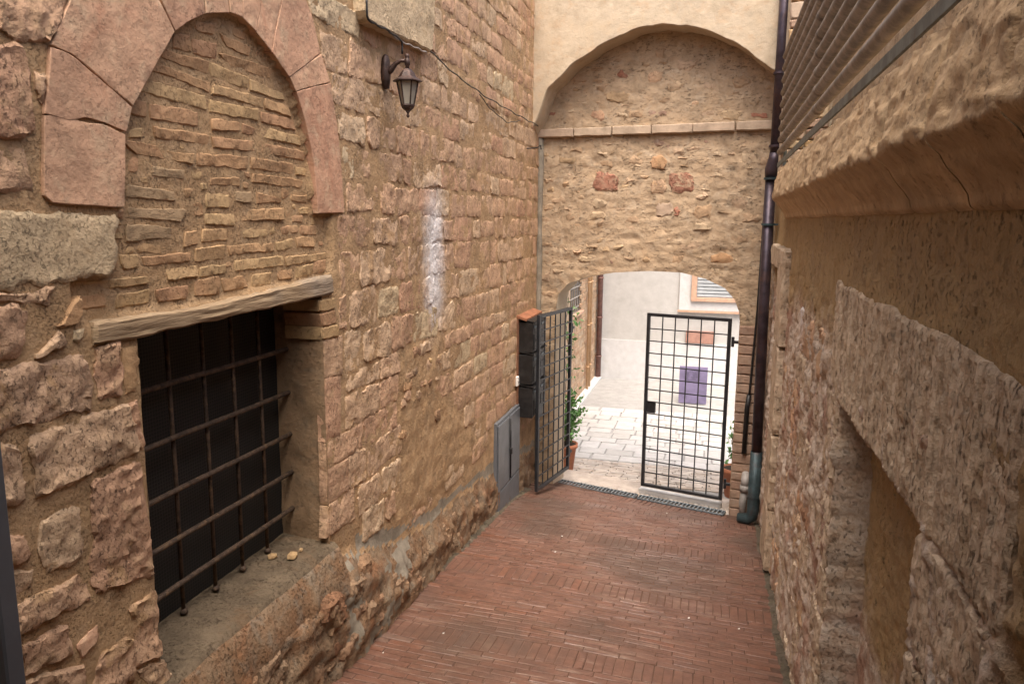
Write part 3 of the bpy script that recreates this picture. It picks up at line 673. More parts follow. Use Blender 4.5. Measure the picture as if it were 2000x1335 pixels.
for ci in range(len(cz) - 1):
    zt, zb = cz[ci], cz[ci + 1]
    zm = (zt + zb) / 2
    y = arch_outer_y(zm) + .03 if zm > .03 else (4.16 if zm > -.6 else 4.20)
    xs_ = known.get(zt)
    edges = [y]
    if xs_:
        for px in xs_:
            r = onY(px, 500, 1); yy = XL / r[0]
            if yy > edges[-1] + .1: edges.append(yy)
    while edges[-1] < 9.46:
        edges.append(edges[-1] + rng.choice([.22, .3, .36, .42, .5, .62]) * rng.uniform(.85, 1.15))
    for k in range(len(edges) - 1):
        y0, y1 = edges[k] + .009, edges[k + 1] - .009
        y1 = min(y1, 9.47)
        if y1 - y0 < .06: continue
        ym = (y0 + y1) / 2
        if zm > 1.2 and LEDGE[0] - .05 < ym < LEDGE[1] + .05: continue
        if 7.42 < ym < 8.60 and zm < -2.1: continue
        if inpoly(np.array([ym]), np.array([zm]), PATCH)[0] and rng.random() < .72: continue
        if ym > 6.0 and ym < 7.45 and zm < -1.9 and rng.random() < .55: continue
        if zb < np.interp(ym, [2.5, 4.2, 5.0, 7.4, 9.5], [-2.02, -2.12, -2.40, -2.62, -2.9]): continue
        j = lambda: rng.uniform(-.017, .017)
        far = ym > 6.2
        mat = M_pale if rng.random() < .05 else M_stone; g = rng.choice([.004, .008, .012, .018])
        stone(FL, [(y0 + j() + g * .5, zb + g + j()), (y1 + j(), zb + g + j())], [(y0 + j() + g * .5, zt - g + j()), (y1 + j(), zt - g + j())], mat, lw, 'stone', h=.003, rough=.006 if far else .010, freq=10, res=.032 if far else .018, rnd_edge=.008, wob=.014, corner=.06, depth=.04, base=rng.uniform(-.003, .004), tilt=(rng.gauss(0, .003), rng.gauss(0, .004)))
# rubble in the eroded patch and the footing
for _ in range(46):
    y = rng.uniform(4.3, 7.4); fzv = fz(-2.2, y); z = rng.uniform(fzv + .04, fzv + .36); a = rng.uniform(.03, .085); b_ = rng.uniform(.025, .06)
    bul = float(left_h(np.array([y]), np.array([z]))[0])
    stone(FL, [(y - a, z - b_), (y + a, z - b_ * .8)], [(y - a * .8, z + b_), (y + a * .9, z + b_ * .7)], M_basestone, lw, 'stone', h=.02, rough=.014, freq=14, res=.03, rnd_edge=.03, wob=.018, depth=.08, base=bul - .014)
for _ in range(22):
    y = rng.uniform(4.95, 5.85); z = rng.uniform(-1.7, -1.0); a = rng.uniform(.05, .12); b_ = rng.uniform(.02, .05)
    if not inpoly(np.array([y]), np.array([z]), PATCH)[0]: continue
    stone(FL, [(y - a, z - b_), (y + a, z - b_)], [(y - a, z + b_), (y + a, z + b_ * .8)], rng.choice([M_infill, M_stone, M_basestone]), lw, 'stone', h=.006, rough=.009, freq=12, res=.022, rnd_edge=.012, wob=.02, depth=.05, base=.006, corner=.15)
for _ in range(26):
    y = rng.uniform(2.6, 4.3); z = rng.uniform(-2.7, -2.12); a = rng.uniform(.06, .14); b_ = rng.uniform(.04, .08)
    bul = float(left_h(np.array([y]), np.array([z]))[0])
    stone(FL, [(y - a, z - b_), (y + a, z - b_ * .8)], [(y - a * .8, z + b_), (y + a * .9, z + b_ * .7)], M_basestone, lw, 'stone', h=.03, rough=.02, freq=10, res=.022, rnd_edge=.03, wob=.02, depth=.1, base=bul - .02)

# projecting stone ledge block above the lamp
stone(FL, [(LEDGE[0], LEDGE[2]), (LEDGE[1], LEDGE[2] + .05)], [(LEDGE[0] - .02, 2.4), (LEDGE[1] + .05, 2.4)], M_pale, lw, 'ledge_block', h=.012, rough=.010, freq=5, res=.05, rnd_edge=.012, wob=.006, depth=.16, base=.075)

# ================================================================== END WALL
GA = [E_(*p) for p in [(1086, 640), (1086, 605), (1090, 575), (1110, 553), (1150, 540), (1200, 532), (1270, 529), (1330, 532), (1380, 545), (1415, 562), (1435, 585), (1444, 610), (1444, 640)]]
GX0, GX1 = GA[0][0], GA[-1][0]
gax = [p[0] for p in GA[1:-1]]; gaz = [p[1] for p in GA[1:-1]]
def gate_arch(x): return np.interp(x, gax, gaz)
def end_h(u, v):
    P = np.c_[u, v, u * 0]
    h = .012 * fbm(P, 2.2, 4, 21) + .013 * fbm(np.c_[u * .6, v * 1.2, u * 0], 8, 5, 22, .7) + .012 * ridged(np.c_[u * .6, v * 1.4, u * 0], 10, 3, 23)
    e = np.minimum(np.abs(u - GX0), np.abs(u - GX1)); return h
ZSP = gaz[0]
VV = []; FFc = []
def addp(V, Fc):
    n0 = sum(len(v) for v in VV); VV.append(V); FFc.extend([tuple(i + n0 for i in f) for f in Fc])
addp(*grid(FE, lin(-2.32, GX0, .04), lin(-3.85, ZSP, .03), end_h, None, ''))
addp(*grid(FE, lin(GX1, .75, .04), lin(-3.85, ZSP, .03), end_h, None, ''))
addp(*grid(FE, lin(-2.32, GX0, .04), lin(ZSP, 2.6, .028), end_h, None, ''))
addp(*grid(FE, lin(GX1, .75, .04), lin(ZSP, 2.6, .028), end_h, None, ''))
cu = np.unique(np.r_[lin(GX0, GX0 + .2, .012), lin(GX0 + .2, GX1 - .2, .028), lin(GX1 - .2, GX1, .012)])
addp(*grid(FE, cu, lin(ZSP, 2.6, .028), end_h, None, '', vlow=gate_arch))
ew = tag(obj('end_wall', np.concatenate(VV), FFc, M_end), 'rubble stone wall across the passage end with arched gateway', 'wall')
# gateway jambs and soffit, 0.5 m thick, rendered white on the yard side
TH = .42
curve = [(GX0, -3.8)] + [(GX0, z) for z in np.linspace(-3.7, ZSP, 20)] + list(zip(cu[1:-1], gate_arch(cu[1:-1]))) + [(GX1, z) for z in np.linspace(ZSP, -3.7, 20)] + [(GX1, -3.8)]
cvx = np.array(curve); ds = np.linspace(0, TH, 8); V = []; Fc = []
for d in ds:
    P = np.c_[cvx, np.full(len(cvx), d)]
    nn_ = end_h(cvx[:, 0], cvx[:, 1]) * (1 - min(1, d / .1)) - d
    V.append(FE(cvx[:, 0] + .006 * fbm(P, 7, 3, 71) * (d > 0), cvx[:, 1] + .006 * fbm(P, 7, 3, 72) * (d > 0), nn_))
k = len(cvx); V = np.concatenate(V)
for j in range(len(ds) - 1):
    for i in range(k - 1): a = j * k + i; Fc.append((a, a + 1, a + k + 1, a + k)[::-1])
soff = obj('soffit', V, Fc, M_plaster, ew)
# back of the wall, so that no light leaks and other views hold
addb = MB()
for (x0, x1, z0, z1) in [(-3.2, GX0, -3.9, 3.2), (GX1, 1.6, -3.9, 3.2)]:
    P = [FE(np.array([x]), np.array([z]), np.array([-TH]))[0] for x, z in ((x0, z0), (x1, z0), (x1, z1), (x0, z1))]; addb.add(P, [(0, 1, 2, 3)])
for i in range(len(cu) - 1):
    P = [FE(np.array([x]), np.array([z]), np.array([-TH]))[0] for x, z in ((cu[i], gate_arch(cu[i])), (cu[i + 1], gate_arch(cu[i + 1])), (cu[i + 1], 3.2), (cu[i], 3.2))]; addb.add(P, [(0, 1, 2, 3)])
addb.done('rear_face', M_cream, ew)
# thin rubble stones lying in the mortar
cnt = 0; placed = []
special = [((1163, 337), (1206, 340), (1206, 375), (1160, 372), M_redstone), ((1307, 338), (1352, 340), (1354, 375), (1306, 376), M_redstone), ((1282, 392), (1314, 393), (1314, 424), (1282, 424), M_paletile), ((1270, 305), (1304, 305), (1302, 330), (1270, 332), M_infill), ((1316, 404), (1328, 404), (1330, 424), (1318, 424), M_redstone), ((1270, 352), (1300, 352), (1300, 376), (1272, 378), M_stone), ((1207, 137), (1224, 137), (1224, 153), (1207, 156), M_redstone), ((1182, 180), (1230, 178), (1230, 200), (1182, 200), M_grey_slate), ((1268, 216), (1300, 214), (1302, 226), (1266, 228), M_brickpier), ((1466, 220), (1498, 218), (1498, 232), (1466, 232), M_redstone), ((1062, 219), (1090, 219), (1086, 228), (1060, 230), M_redstone), ((1390, 500), (1428, 496), (1430, 512), (1388, 514), M_infill), ((1156, 214), (1182, 216), (1182, 236), (1156, 236), M_stone)]
for tl, tr, br, bl, mt in special:
    b, t = quad_px(E_, (tl, tr, br, bl)); stone(FE, b, t, mt, ew, 'stone', h=.010, rough=.010, freq=10, res=.025, rnd_edge=.02, wob=.03, depth=.05, base=.002, corner=.22)
    placed.append(((b[0][0] + b[1][0]) / 2, (b[0][1] + t[0][1]) / 2, abs(b[1][0] - b[0][0]) / 2 + .03, abs(t[0][1] - b[0][1]) / 2 + .02))
tries = 0
while cnt < 150 and tries < 6000:
    tries += 1
    x = rng.uniform(-2.2, .55); z = rng.uniform(-1.3, 2.2); a = rng.uniform(.04, .12); h_ = a * rng.uniform(.25, .6)
    if .98 < z < 1.16: continue
    if GX0 - .1 - a < x < GX1 + .1 + a and z < gate_arch(np.clip(x, GX0, GX1)) + .12: continue
    if any(abs(x - p[0]) < a + p[2] and abs(z - p[1]) < h_ + p[3] for p in placed): continue
    placed.append((x, z, a + .004, h_ + .006)); cnt += 1
    hb_ = float(end_h(np.array([x]), np.array([z]))[0])
    j = lambda: rng.uniform(-.012, .012)
    stone(FE, [(x - a + j(), z - h_ + j()), (x + a + j(), z - h_ + j())], [(x - a + j(), z + h_ + j()), (x + a + j(), z + h_ + j())], M_endstone if rng.random() < .85 else rng.choice([M_brickpier, M_stone, M_grey_slate]), ew, 'stone', h=rng.uniform(.008, .018), rough=.012, freq=11, res=.03, rnd_edge=.03, wob=.03, depth=.05, base=hb_ - .006, corner=.15)
# brick pier on the right of the gateway
zc = -1.22
while zc > -3.5:
    hh = rng.uniform(.105, .135)
    stone(FE, [(GX1 + .004, zc - hh + .01), (.56, zc - hh + .012)], [(GX1 + .004, zc), (.56, zc)], M_brickpier, ew, 'brick', h=.012, rough=.006, res=.05, rnd_edge=.01, wob=.006, depth=.06, base=.012); zc -= hh
zc = -1.2
# string course
s0 = E_(1052, 262); s1 = E_(1506, 252)
nseg = 6
for k in range(nseg):
    x0 = s0[0] + (s1[0] + .1 - s0[0]) * k / nseg + .004; x1 = s0[0] + (s1[0] + .1 - s0[0]) * (k + 1) / nseg - .004
    stone(FE, [(x0, s0[1] - .05), (x1, s0[1] - .05 - .004)], [(x0, s0[1] + .05), (x1, s0[1] + .05)], M_paletile, ew, 'string_course_block', h=.012, rough=.005, res=.05, rnd_edge=.01, wob=.005, depth=.1, base=.055)
# forward plaster wall with the big relieving arch
OFF = .36
BA = [E_(*p, off=OFF) for p in [(1040, 262), (1055, 232), (1075, 175), (1130, 120), (1200, 75), (1250, 55), (1300, 45), (1350, 49), (1400, 60), (1450, 85), (1510, 128)]]
bax = [p[0] for p in BA] + [.75]; baz = [p[1] for p in BA] + [1.45]
def big_arch(x): return np.interp(x, bax, baz)
def pl_h(u, v):
    P = np.c_[u, v, u * 0]; return OFF + .010 * fbm(P, 1.6, 4, 31) + .004 * fbm(P, 8, 4, 32)
bx = np.unique(np.r_[lin(-2.32, -1.7, .02), lin(-1.7, .75, .035)])
V, Fc = grid(FE, bx, lin(0, 1, .05), pl_h, None, '')
Vl = []; tt = np.linspace(0, 1, 50) ** 1.3
U, T = np.meshgrid(bx, tt); lo = big_arch(bx) + .012 * fbm(np.c_[bx, bx * 0, bx * 0], 8, 3, 35)
Z = lo[None] + (3.2 - lo[None]) * T; u = U.reshape(-1); v = Z.reshape(-1)
V1 = FE(u, v, pl_h(u, v)); nn = len(bx); Fc = []
for j in range(len(tt) - 1):
    for i in range(nn - 1): a = j * nn + i; Fc.append((a, a + 1, a + nn + 1, a + nn))
n0 = len(V1); sv = [V1]
for d in np.linspace(OFF * .85, -.02, 6):
    sv.append(FE(bx, lo + .004 * fbm(np.c_[bx, bx * 0 + d, bx * 0], 9, 2, 36), np.full(nn, d)))
for j in range(6):
    for i in range(nn - 1):
        a = (n0 + (j - 1) * nn + i) if j > 0 else i; b_ = a + 1 if True else 0; c_ = n0 + j * nn + i
        Fc.append((a, c_, c_ + 1, a + 1))
pw = obj('arch_wall', np.concatenate(sv), Fc, M_plaster, ew); pw['label'] = 'smooth ochre plastered wall above with wide relieving arch'
# cement joint in the left corner
MB().tube([FE(np.array([-2.225]), np.array([z]), np.array([.02]))[0] for z in np.linspace(-3.3, 1.1, 12)], [.04 + .008 * math.sin(k * 2.1) for k in range(12)], 8).done('corner_joint', M_cement, ew, True)

# ================================================================== RIGHT WALL
OY0, OY1, OZ1 = 2.33, 3.88, -.87
def right_h(u, v):
    P = np.c_[u, v, u * 0]
    low = sstep(-.3, -.7, v)
    h = .010 * fbm(P, 2.5, 4, 51) + (.012 + .018 * low) * fbm(np.c_[u * .8, v, u * 0], 8, 5, 52, .65) + (.005 + .011 * low) * ridged(P, 17, 3, 53)
    ins = (u > OY0) & (u < OY1) & (v < OZ1)
    h = np.where(ins, h * .6 - .17, h)
    ins2 = (u > 7.45) & (u < 8.5) & (v < -.42); h = np.where(ins2, h - .12, h)
    return h
us = np.unique(np.r_[lin(-1.5, 1.3, .1), lin(1.3, OY0 - .002, .016), OY0 + .002, lin(OY0 + .01, OY1 - .002, .02), OY1 + .002, lin(OY1 + .02, 7.45, .03), 7.452, lin(7.46, 8.5, .05), 8.502, lin(8.53, 9.4, .05)])
vs = np.unique(np.r_[lin(-3.85, -2.7, .04), lin(-2.7, OZ1 - .002, .018), OZ1 + .002, lin(OZ1 + .018, .12, .018), lin(.12, .5, .1)])
V, Fc = grid(FR, us, vs, right_h, None, '', flip=True)
rw = tag(obj('stone_wall', V, Fc, M_rwall), 'rough pale and ochre wall with chiselled lintel over a blocked opening', 'wall')
def chis(P):
    y = P[:, 0] + .02 * fbm(np.c_[P, P[:, :1] * 0], 3, 2, 4) - .08 * P[:, 1]
    ph = y / .05; a = .55 + .45 * vnoise(np.c_[np.floor(ph), P[:, 1] * 3, P[:, 1] * 0], 1, 9)
    return .013 * np.abs(np.sin(ph * math.pi)) * a
def rstone(bottom, top, mat, name='stone', **k):
    kk = dict(h=.008, rough=.012, freq=13, res=.02, rnd_edge=.012, wob=.014, cap=60, depth=.08, base=.0, flip=True); kk.update(k)
    return stone(FR, bottom, top, mat, rw, name, **kk)
def chunks():
    ybot = np.linspace(4.23, 1.735, 60)
lint_b = [(y, OZ1 + .012 * abs(math.sin(y * 31)) + .004 * math.sin(y * 13)) for y in np.linspace(1.66, 3.95, 42)] + [(4.0, -.84), (4.2, -.80)]
lint_t = [(1.66, -.325)] + [(y, -.305 + .008 * math.sin(y * 9)) for y in np.linspace(2, 4, 9)] + [(4.2, -.295)]
# long block: finer mesh of its own, split in two stones
rstone(lint_b, lint_t, M_lintel, 'lintel', h=.006, rough=.007, res=.010, groove=chis, depth=.24, base=.004, wob=.004, cap=260, corner=0, rnd_edge=.012, freq=20, label='long pale lintel stone with vertical chisel marks')
rstone([(1.72, -1.30), (2.34, -1.24)], [(1.72, -.88), (2.33, -.885)], M_lintel, 'stone', rough=.012, res=.016, depth=.22, base=.004, wob=.008)
rstone([(1.66, -1.62), (2.35, -1.60)], [(1.72, -1.32), (2.33, -1.26)], M_lintel, 'stone', rough=.013, res=.016, depth=.22, base=.002, wob=.008)
rstone([(1.66, -2.0), (2.36, -1.98)], [(1.66, -1.64), (2.35, -1.62)], M_lintel, 'stone', rough=.013, res=.016, depth=.22, base=.006, wob=.008)
rstone([(1.7, -2.5), (2.34, -2.5)], [(1.66, -2.02), (2.36, -2.0)], M_lintel, 'stone', rough=.013, res=.02, depth=.22, wob=.008)
# far jamb of the blocked opening: stones whose ends show in the reveal
zt = -.86; 
while zt > -3.05:
    hh = rng.uniform(.18, .34); wd = rng.uniform(.25, .5)
    rstone([(3.9, zt - hh + .012), (3.9 + wd, zt - hh + .012)], [(3.9, zt), (3.9 + wd, zt)], M_lintel, 'stone', rough=.014, freq=11, res=.018, depth=.2, base=.002, wob=.008); zt -= hh
# rubble blocks further down the wall
zt = -.62
while zt > -3.1:
    hh = rng.uniform(.2, .34); y = 4.45 + rng.uniform(0, .3)
    while y < 6.7:
        wd = rng.uniform(.3, .7)
        if rng.random() < .75: rstone([(y, zt - hh + .02), (y + wd - .03, zt - hh + .02)], [(y, zt), (y + wd - .03, zt)], M_lintel if rng.random() < .6 else M_stone, 'stone', h=.006, rough=.020, freq=11, res=.024, wob=.016, base=-.004)
        y += wd
    zt -= hh
# tall pale surround of the second blocked opening
for (a, b_) in [((6.9, -.24), -1.1), ((6.92, -1.11), -1.9), ((6.9, -1.91), -2.6), ((6.92, -2.61), -3.2)]:
    rstone([(6.9, b_), (7.45, b_)], [(6.9, a[1]), (7.45, a[1])], M_lintel, 'surround_stone', h=.015, rough=.010, res=.04, base=.05, depth=.12)
rstone([(7.455, -.44), (8.55, -.44)], [(7.455, -.24), (8.55, -.23)], M_lintel, 'surround_stone', h=.015, rough=.010, res=.04, base=.05, depth=.12)
# ---- cornice
prof = [(.62, .03), (.60, .045), (.592, .075), (.572, .105), (.54, .14), (.52, .175), (.492, .198), (.478, .215), (.482, .24), (.50, .33), (.515, .42), (.54, .50), (.60, .525), (1.05, .53)]
pa = np.array(prof); dd = np.r_[0, np.cumsum(np.linalg.norm(np.diff(pa, axis=0), axis=1))]
sub = np.unique(np.r_[lin(0, dd[-3], .011), dd[-3:]]); PX = np.interp(sub, dd, pa[:, 0]); PZ = np.interp(sub, dd, pa[:, 1])
cuts = [-1.0, .9, 1.62, 2.15, 2.75, 3.6, 4.7, 6.1, 7.75]
for k in range(len(cuts) - 1):
    yy = lin(cuts[k] + .004, cuts[k + 1] - .004, .014 if cuts[k] < 3.5 else .04); n_ = len(sub)
    Y, I = np.meshgrid(yy, np.arange(n_), indexing='ij'); x = PX[I].reshape(-1); z = PZ[I].reshape(-1); y = Y.reshape(-1)
    P = np.c_[x, y, z]; rg = sstep(.19, .24, z)
    d = .004 * fbm(P, 6, 4, 81) + rg * (.022 * fbm(P, 5, 4, 82) + .016 * ridged(np.c_[x, y * .8, z * 1.6], 9, 3, 83))
    d = d - .02 * sstep(.02, .0, np.minimum(y - yy[0], yy[-1] - y)) * (.3 + rg)
    x = x - d * .9; z = z + d * .35 - .01 * rg * np.abs(fbm(P, 7, 3, 84))
    V = np.c_[x, y, z]; Fc = []
    for j in range(len(yy) - 1):
        for i in range(n_ - 1): a = j * n_ + i; Fc.append((a, a + n_, a + n_ + 1, a + 1)[::-1])
    a0 = len(V)
    Fc.append(tuple(range(n_))); Fc.append(tuple((len(yy) - 1) * n_ + i for i in range(n_))[::-1])
    obj('cornice_block', V, Fc, M_cornice, rw)
# wall standing back behind the railing, and the pier at its far end
bwV, bwF = grid(lambda u, v, n: np.stack([1.02 - n, u, v], 1), lin(-1.5, 9.4, .06), lin(.4, 1.9, .06), lambda u, v: .02 * fbm(np.c_[u, v, u * 0], 8, 4, 91), None, '', flip=True)
bw = obj('upper_face', bwV, bwF, M_end, rw)
zt = .5
while zt < 2.3:
    hh = rng.uniform(.07, .16)
    for x0 in (.565, .78):
        V, Fc = [], []
        stone(lambda u, v, n: np.stack([u, 8.12 - n, v], 1), [(x0, zt), (x0 + .20, zt)], [(x0, zt + hh - .012), (x0 + .20, zt + hh - .012)], rng.choice([M_brickpier, M_paletile, M_pale, M_infill]), rw, 'brick', h=.012, rough=.008, res=.03, rnd_edge=.01, wob=.008, depth=.08)
    zt += hh
MB().box((.80, 8.62, 1.4), (.45, .9, 2.0)).done('pier', M_plaster, rw)

# railing of horizontal tubes on the cornice
rail = empty('railing', (.55, 4.6, .53), 'railing of nine weathered metal tubes above the stone cornice', 'railing')
def rel(o, root):
    o.matrix_parent_inverse = Matrix.Translation(root.location).inverted(); return o
for k in range(9):
    z = .685 + .1135 * k; pts = [(.55, y, z + .003 * math.sin(y * 1.7 + k)) for y in np.linspace(.6, 8.1, 12)]
    o = MB().tube(pts, .033, 12).done('tube', M_rail, rail, True); rel(o, rail)
    for y in (5.1 + .02 * k,):
        rel(MB().tube([(.55, y - .05, z), (.55, y + .05, z)], .037, 12).done('coupling', M_rail, o, True), rail)
rel(MB().box((.535, 4.3, .556), (.012, 7.6, .05), bev=.003).done('flat_bar', M_flat, rail), rail)
for y in (7.95, 1.0): rel(MB().box((.585, y, 1.1), (.03, .03, 1.12), bev=.004).done('post', M_flat, rail), rail)
for o in list(rail.children):
    for c in o.children: c.matrix_parent_inverse = Matrix.Identity(4)

# unseen vault and wall added above and behind the camera to block light
V, Fc = grid(lambda u, v, n: np.stack([u, v, 2.3 + .35 * np.sqrt(np.clip(1 - ((u + .6) / 1.8) ** 2, 0, 1)) + n], 1), lin(-2.4, 1.2, .15), lin(-1.6, .4, .2), lambda u, v: .01 * fbm(np.c_[u, v, u], 4, 3, 5), None, '')
tag(obj('added_shade_vault', V, Fc, M_plaster), 'unseen plastered vault added to shade the near end of the passage', 'vault', kind='structure')
V, Fc = grid(lambda u, v, n: np.stack([u, -1.5 + n, v], 1), lin(-2.4, 1.2, .2), lin(-3.4, 3.0, .2), lambda u, v: .01 * fbm(np.c_[u, v, u], 4, 3, 6), None, '')
tag(obj('added_back_wall', V, Fc, M_plaster), 'unseen plastered wall added behind the camera to block light', 'wall', kind='structure')

# ================================================================== GATE LEAVES
def gate(hinge, free, zt, zb, label, flipn):
    hx, hy = hinge; fx, fy = free; wd = math.hypot(fx - hx, fy - hy); ang = math.atan2(fy - hy, fx - hx)
    g = empty('gate', (hx, hy, zb), label, 'gate', 'open gate leaves'); g.rotation_euler.z = ang
    H = zt - zb; fr = MB(); t = .04
    fr.box((t / 2, 0, H / 2), (t, t, H), bev=.003); fr.box((wd - t / 2, 0, H / 2), (t, t, H), bev=.003)
    fr.box((wd / 2, 0, t / 2), (wd - 2 * t, t * .98, t), bev=.003); fr.box((wd / 2, 0, H - t / 2), (wd - 2 * t, t * .98, t), bev=.003)
    fr.done('frame', M_gate, g)
    for k in range(1, 6):
        x = t + (wd - 2 * t) * k / 6; MB().box((x, 0, H / 2), (.013, .013, H - 2 * t + .004)).done('bar', M_gate, g)
    for k in range(1, 14):
        z = t + (H - 2 * t) * k / 14; MB().box((wd / 2, .0125, z), (wd - 2 * t + .004, .012, .013)).done('bar', M_gate, g)
    lb = MB(); zl = t + (H - 2 * t) * 6.5 / 14; lb.box((wd - t - .055, -.008, zl), (.11, .036, .14), bev=.004)
    l = lb.done('lock_box', M_gate, g)
    MB().box((wd - .015, -.024, zl), (.02, .02, .06), bev=.004).tube([(wd - .09, -.04, zl), (wd - .09, -.065, zl), (wd - .03, -.065, zl)], .008, 8).done('handle', M_dark, l)
    for zz in (.22, H - .28):
        hb = MB(); hb.tube([(-.025, 0, zz - .06), (-.025, 0, zz + .06)], .018, 10); hb.box((-.055, 0, zz), (.07, .03, .035), bev=.003); hb.done('hinge', M_gate, g)
    return g
gate((.205, 9.25), (-.815, 9.50), -1.145, -3.42, 'black iron grid gate leaf standing nearly closed on the right', 1)
gate((-1.81, 9.60), (-2.02, 8.60), -1.12, -3.318, 'black iron grid gate leaf swung open against the mailboxes', -1)

# drain grates across the threshold
def drain(p, q, label):
    wd = math.hypot(q[0] - p[0], q[1] - p[1]); g = empty('drain_grate', (p[0], p[1], -3.545), label, 'drain grate', 'drain grates across the threshold'); g.rotation_euler.z = math.atan2(q[1] - p[1], q[0] - p[0])
    f = MB(); 
    for s in (-1, 1): f.box((wd / 2, s * .066, .008), (wd, .014, .03), bev=.002)
    f.box((.006, 0, .008), (.012, .118, .028)); f.box((wd - .006, 0, .008), (.012, .118, .028)); f.done('frame', M_grate, g)
    MB().box((wd / 2, 0, -.05), (wd - .03, .116, .01)).done('channel', M_black, g)
    nb = int(wd / .048)
    for k in range(nb): MB().box((.012 + (wd - .024) * (k + .5) / nb, 0, .012), (.016, .117, .014)).done('slat', M_slat, g)
pA = np.array([-1.93, 9.64]); pM = np.array([-.86, 9.375]); pM2 = np.array([-.83, 9.368]); pB = np.array([.24, 9.102])
drain(pA, pM, 'grey steel drain grate beside the open left gate leaf'); drain(pM2, pB, 'grey steel drain grate in front of the right gate leaf')
# bricks of the apron between the last band and the drain, and the stone sill under the gate
apV, apF = grid(lambda u, v, n: np.stack([u, drain_y(u) + v, np.where(v < 0, fz(u, drain_y(u) + v) * np.clip(-v / .3, 0, 1) + (-3.555) * (1 - np.clip(-v / .3, 0, 1)), -3.556) + n], 1), lin(-2.3, .42, .05), lin(-.3, .6, .04), lambda u, v: .004 * fbm(np.c_[u, v, u * 0], 7, 3, 7) - np.where(np.abs(v) < .06, .1, 0), None, '')
ap = tag(obj('threshold', apV, apF, M_pavebrick), 'pale worn threshold paving on both sides of the drain grates', 'paving', kind='structure')
for side, d0, mt in ((1, .085, M_pavebrick), (-1, -.20, M_fb)):
    x = -1.98
    while x < .22:
        wd = rng.uniform(.055, .068); a = -.243
        o = MB().box((0, 0, -.01), (.056, .11 if side == 1 else .22, .03), bev=.004).done('brick', mt, ap)
        yy = drain_y(x) + d0 + (.06 if side == 1 else .0); o.location = (x, yy, -3.552 + rng.uniform(0, .004)); o.rotation_euler = (0, 0, a)
        if side == -1: o.location = (x, yy, -3.55 + .02 + rng.uniform(0, .004)); o.rotation_euler = (-.11, 0, a)
        x += wd
MB().box((-.32, 9.47, -3.52), (1.08, .10, .07), rot=Matrix.Rotation(-.243, 3, 'Z'), bev=.01).done('sill_stone', M_dado, ap)

# ================================================================== THINGS ON THE WALLS
# wall lamp
lx = -2.02; LS = .78; lp = (lambda r: r * ((XL + .02 + LS * (lx - XL - .02)) / r[0]))(ray(796, 168)); ly = lp[1]; lz = lp[2] - .16 * (1 - LS)
lamp = empty('wall_lamp', (XL + .02, ly, lz + .16), 'bronze wall lantern with frosted panes hanging below the ledge', 'wall lamp')
def LR(o): return rel(o, lamp)
n_ = 16; V = []; Fc = []
LR(MB().lathe((0, 0, 0), [(.0, 0)] * 2, 3).done('tmp', M_lamp, None)) if False else None
mp = MB(); prof = [(.012, -.15), (.03, -.14), (.042, -.06), (.045, .02), (.035, .1), (.022, .13), (.008, .14)]
Vp = []
for (r, z) in prof:
    for k in range(12):
        t = 2 * math.pi * k / 12; Vp.append((XL + .03 + r * .9 * math.cos(t), ly + r * 1.25 * math.sin(t), lz + .13 + z * 1.0))
Fp = [(i * 12 + k, i * 12 + (k + 1) % 12, (i + 1) * 12 + (k + 1) % 12, (i + 1) * 12 + k) for i in range(len(prof) - 1) for k in range(12)]
mp.add(Vp, Fp + [tuple(range(12))[::-1], tuple(len(Vp) - 12 + k for k in range(12))]); LR(mp.done('wall_mount', M_lamp, lamp, True))
LR(MB().tube([(XL + .05, ly, lz + .12), (XL + .08, ly, lz + .14), (XL + .12, ly, lz + .185), (XL + .17, ly, lz + .21), (lx, ly, lz + .205)], [.03, .026, .02, .016, .014], 10).done('arm', M_lamp, lamp, True))
LR(MB().lathe((lx, ly, lz), [(.008, .135), (.018, .14), (.016, .165), (.024, .175), (.024, .215), (.016, .225), (.018, .235), (.020, .25), (.014, .262), (.003, .265)], 12).done('finial', M_lamp, lamp, True))
roof = LR(MB().lathe((lx, ly, lz), [(.128, .035), (.128, .042), (.075, .075), (.062, .105), (.045, .125), (.028, .14), (.012, .145)], 6, .26).done('roof', M_lamp, lamp))
R0, R1, zt_, zb_ = .092, .052, .036, -.165
fr = MB()
def hexp(r, z, k): t = 2 * math.pi * k / 6 + .26; return Vector((lx + r * math.cos(t), ly + r * math.sin(t), lz + z))
for k in range(6): fr.tube([hexp(R0, zt_, k), hexp(R1, zb_, k)], .0065, 6)
fr.lathe((lx, ly, lz), [(R0 + .006, zt_ - .004), (R0 + .006, zt_ + .004)], 6, .26); fr.lathe((lx, ly, lz), [(.02, zb_ - .045), (.05, zb_ - .02), (R1 + .008, zb_), (R1 + .006, zb_ + .012)], 6, .26)
LR(fr.done('frame', M_lamp, lamp))
for k in range(6):
    a, b_, c_, d_ = hexp(R0 - .006, zt_ - .004, k), hexp(R0 - .006, zt_ - .004, k + 1), hexp(R1 - .004, zb_ + .01, k + 1), hexp(R1 - .004, zb_ + .01, k)
    cc = Vector((lx, ly, lz - .06)); inn = [(p + (Vector((cc.x, cc.y, p.z)) - p).normalized() * .004) for p in (a, b_, c_, d_)]
    LR(obj('pane', [a, b_, c_, d_] + inn, [(0, 3, 2, 1), (4, 5, 6, 7), (0, 1, 5, 4), (1, 2, 6, 5), (2, 3, 7, 6), (3, 0, 4, 7)], M_lglass, lamp, False))
LR(MB().lathe((lx, ly, lz), [(.004, zb_ - .10), (.014, zb_ - .09), (.016, zb_ - .08), (.008, zb_ - .068), (.014, zb_ - .055), (.02, zb_ - .045)], 10).done('tip', M_lamp, lamp, True))

lamp.scale = (LS, LS, LS)
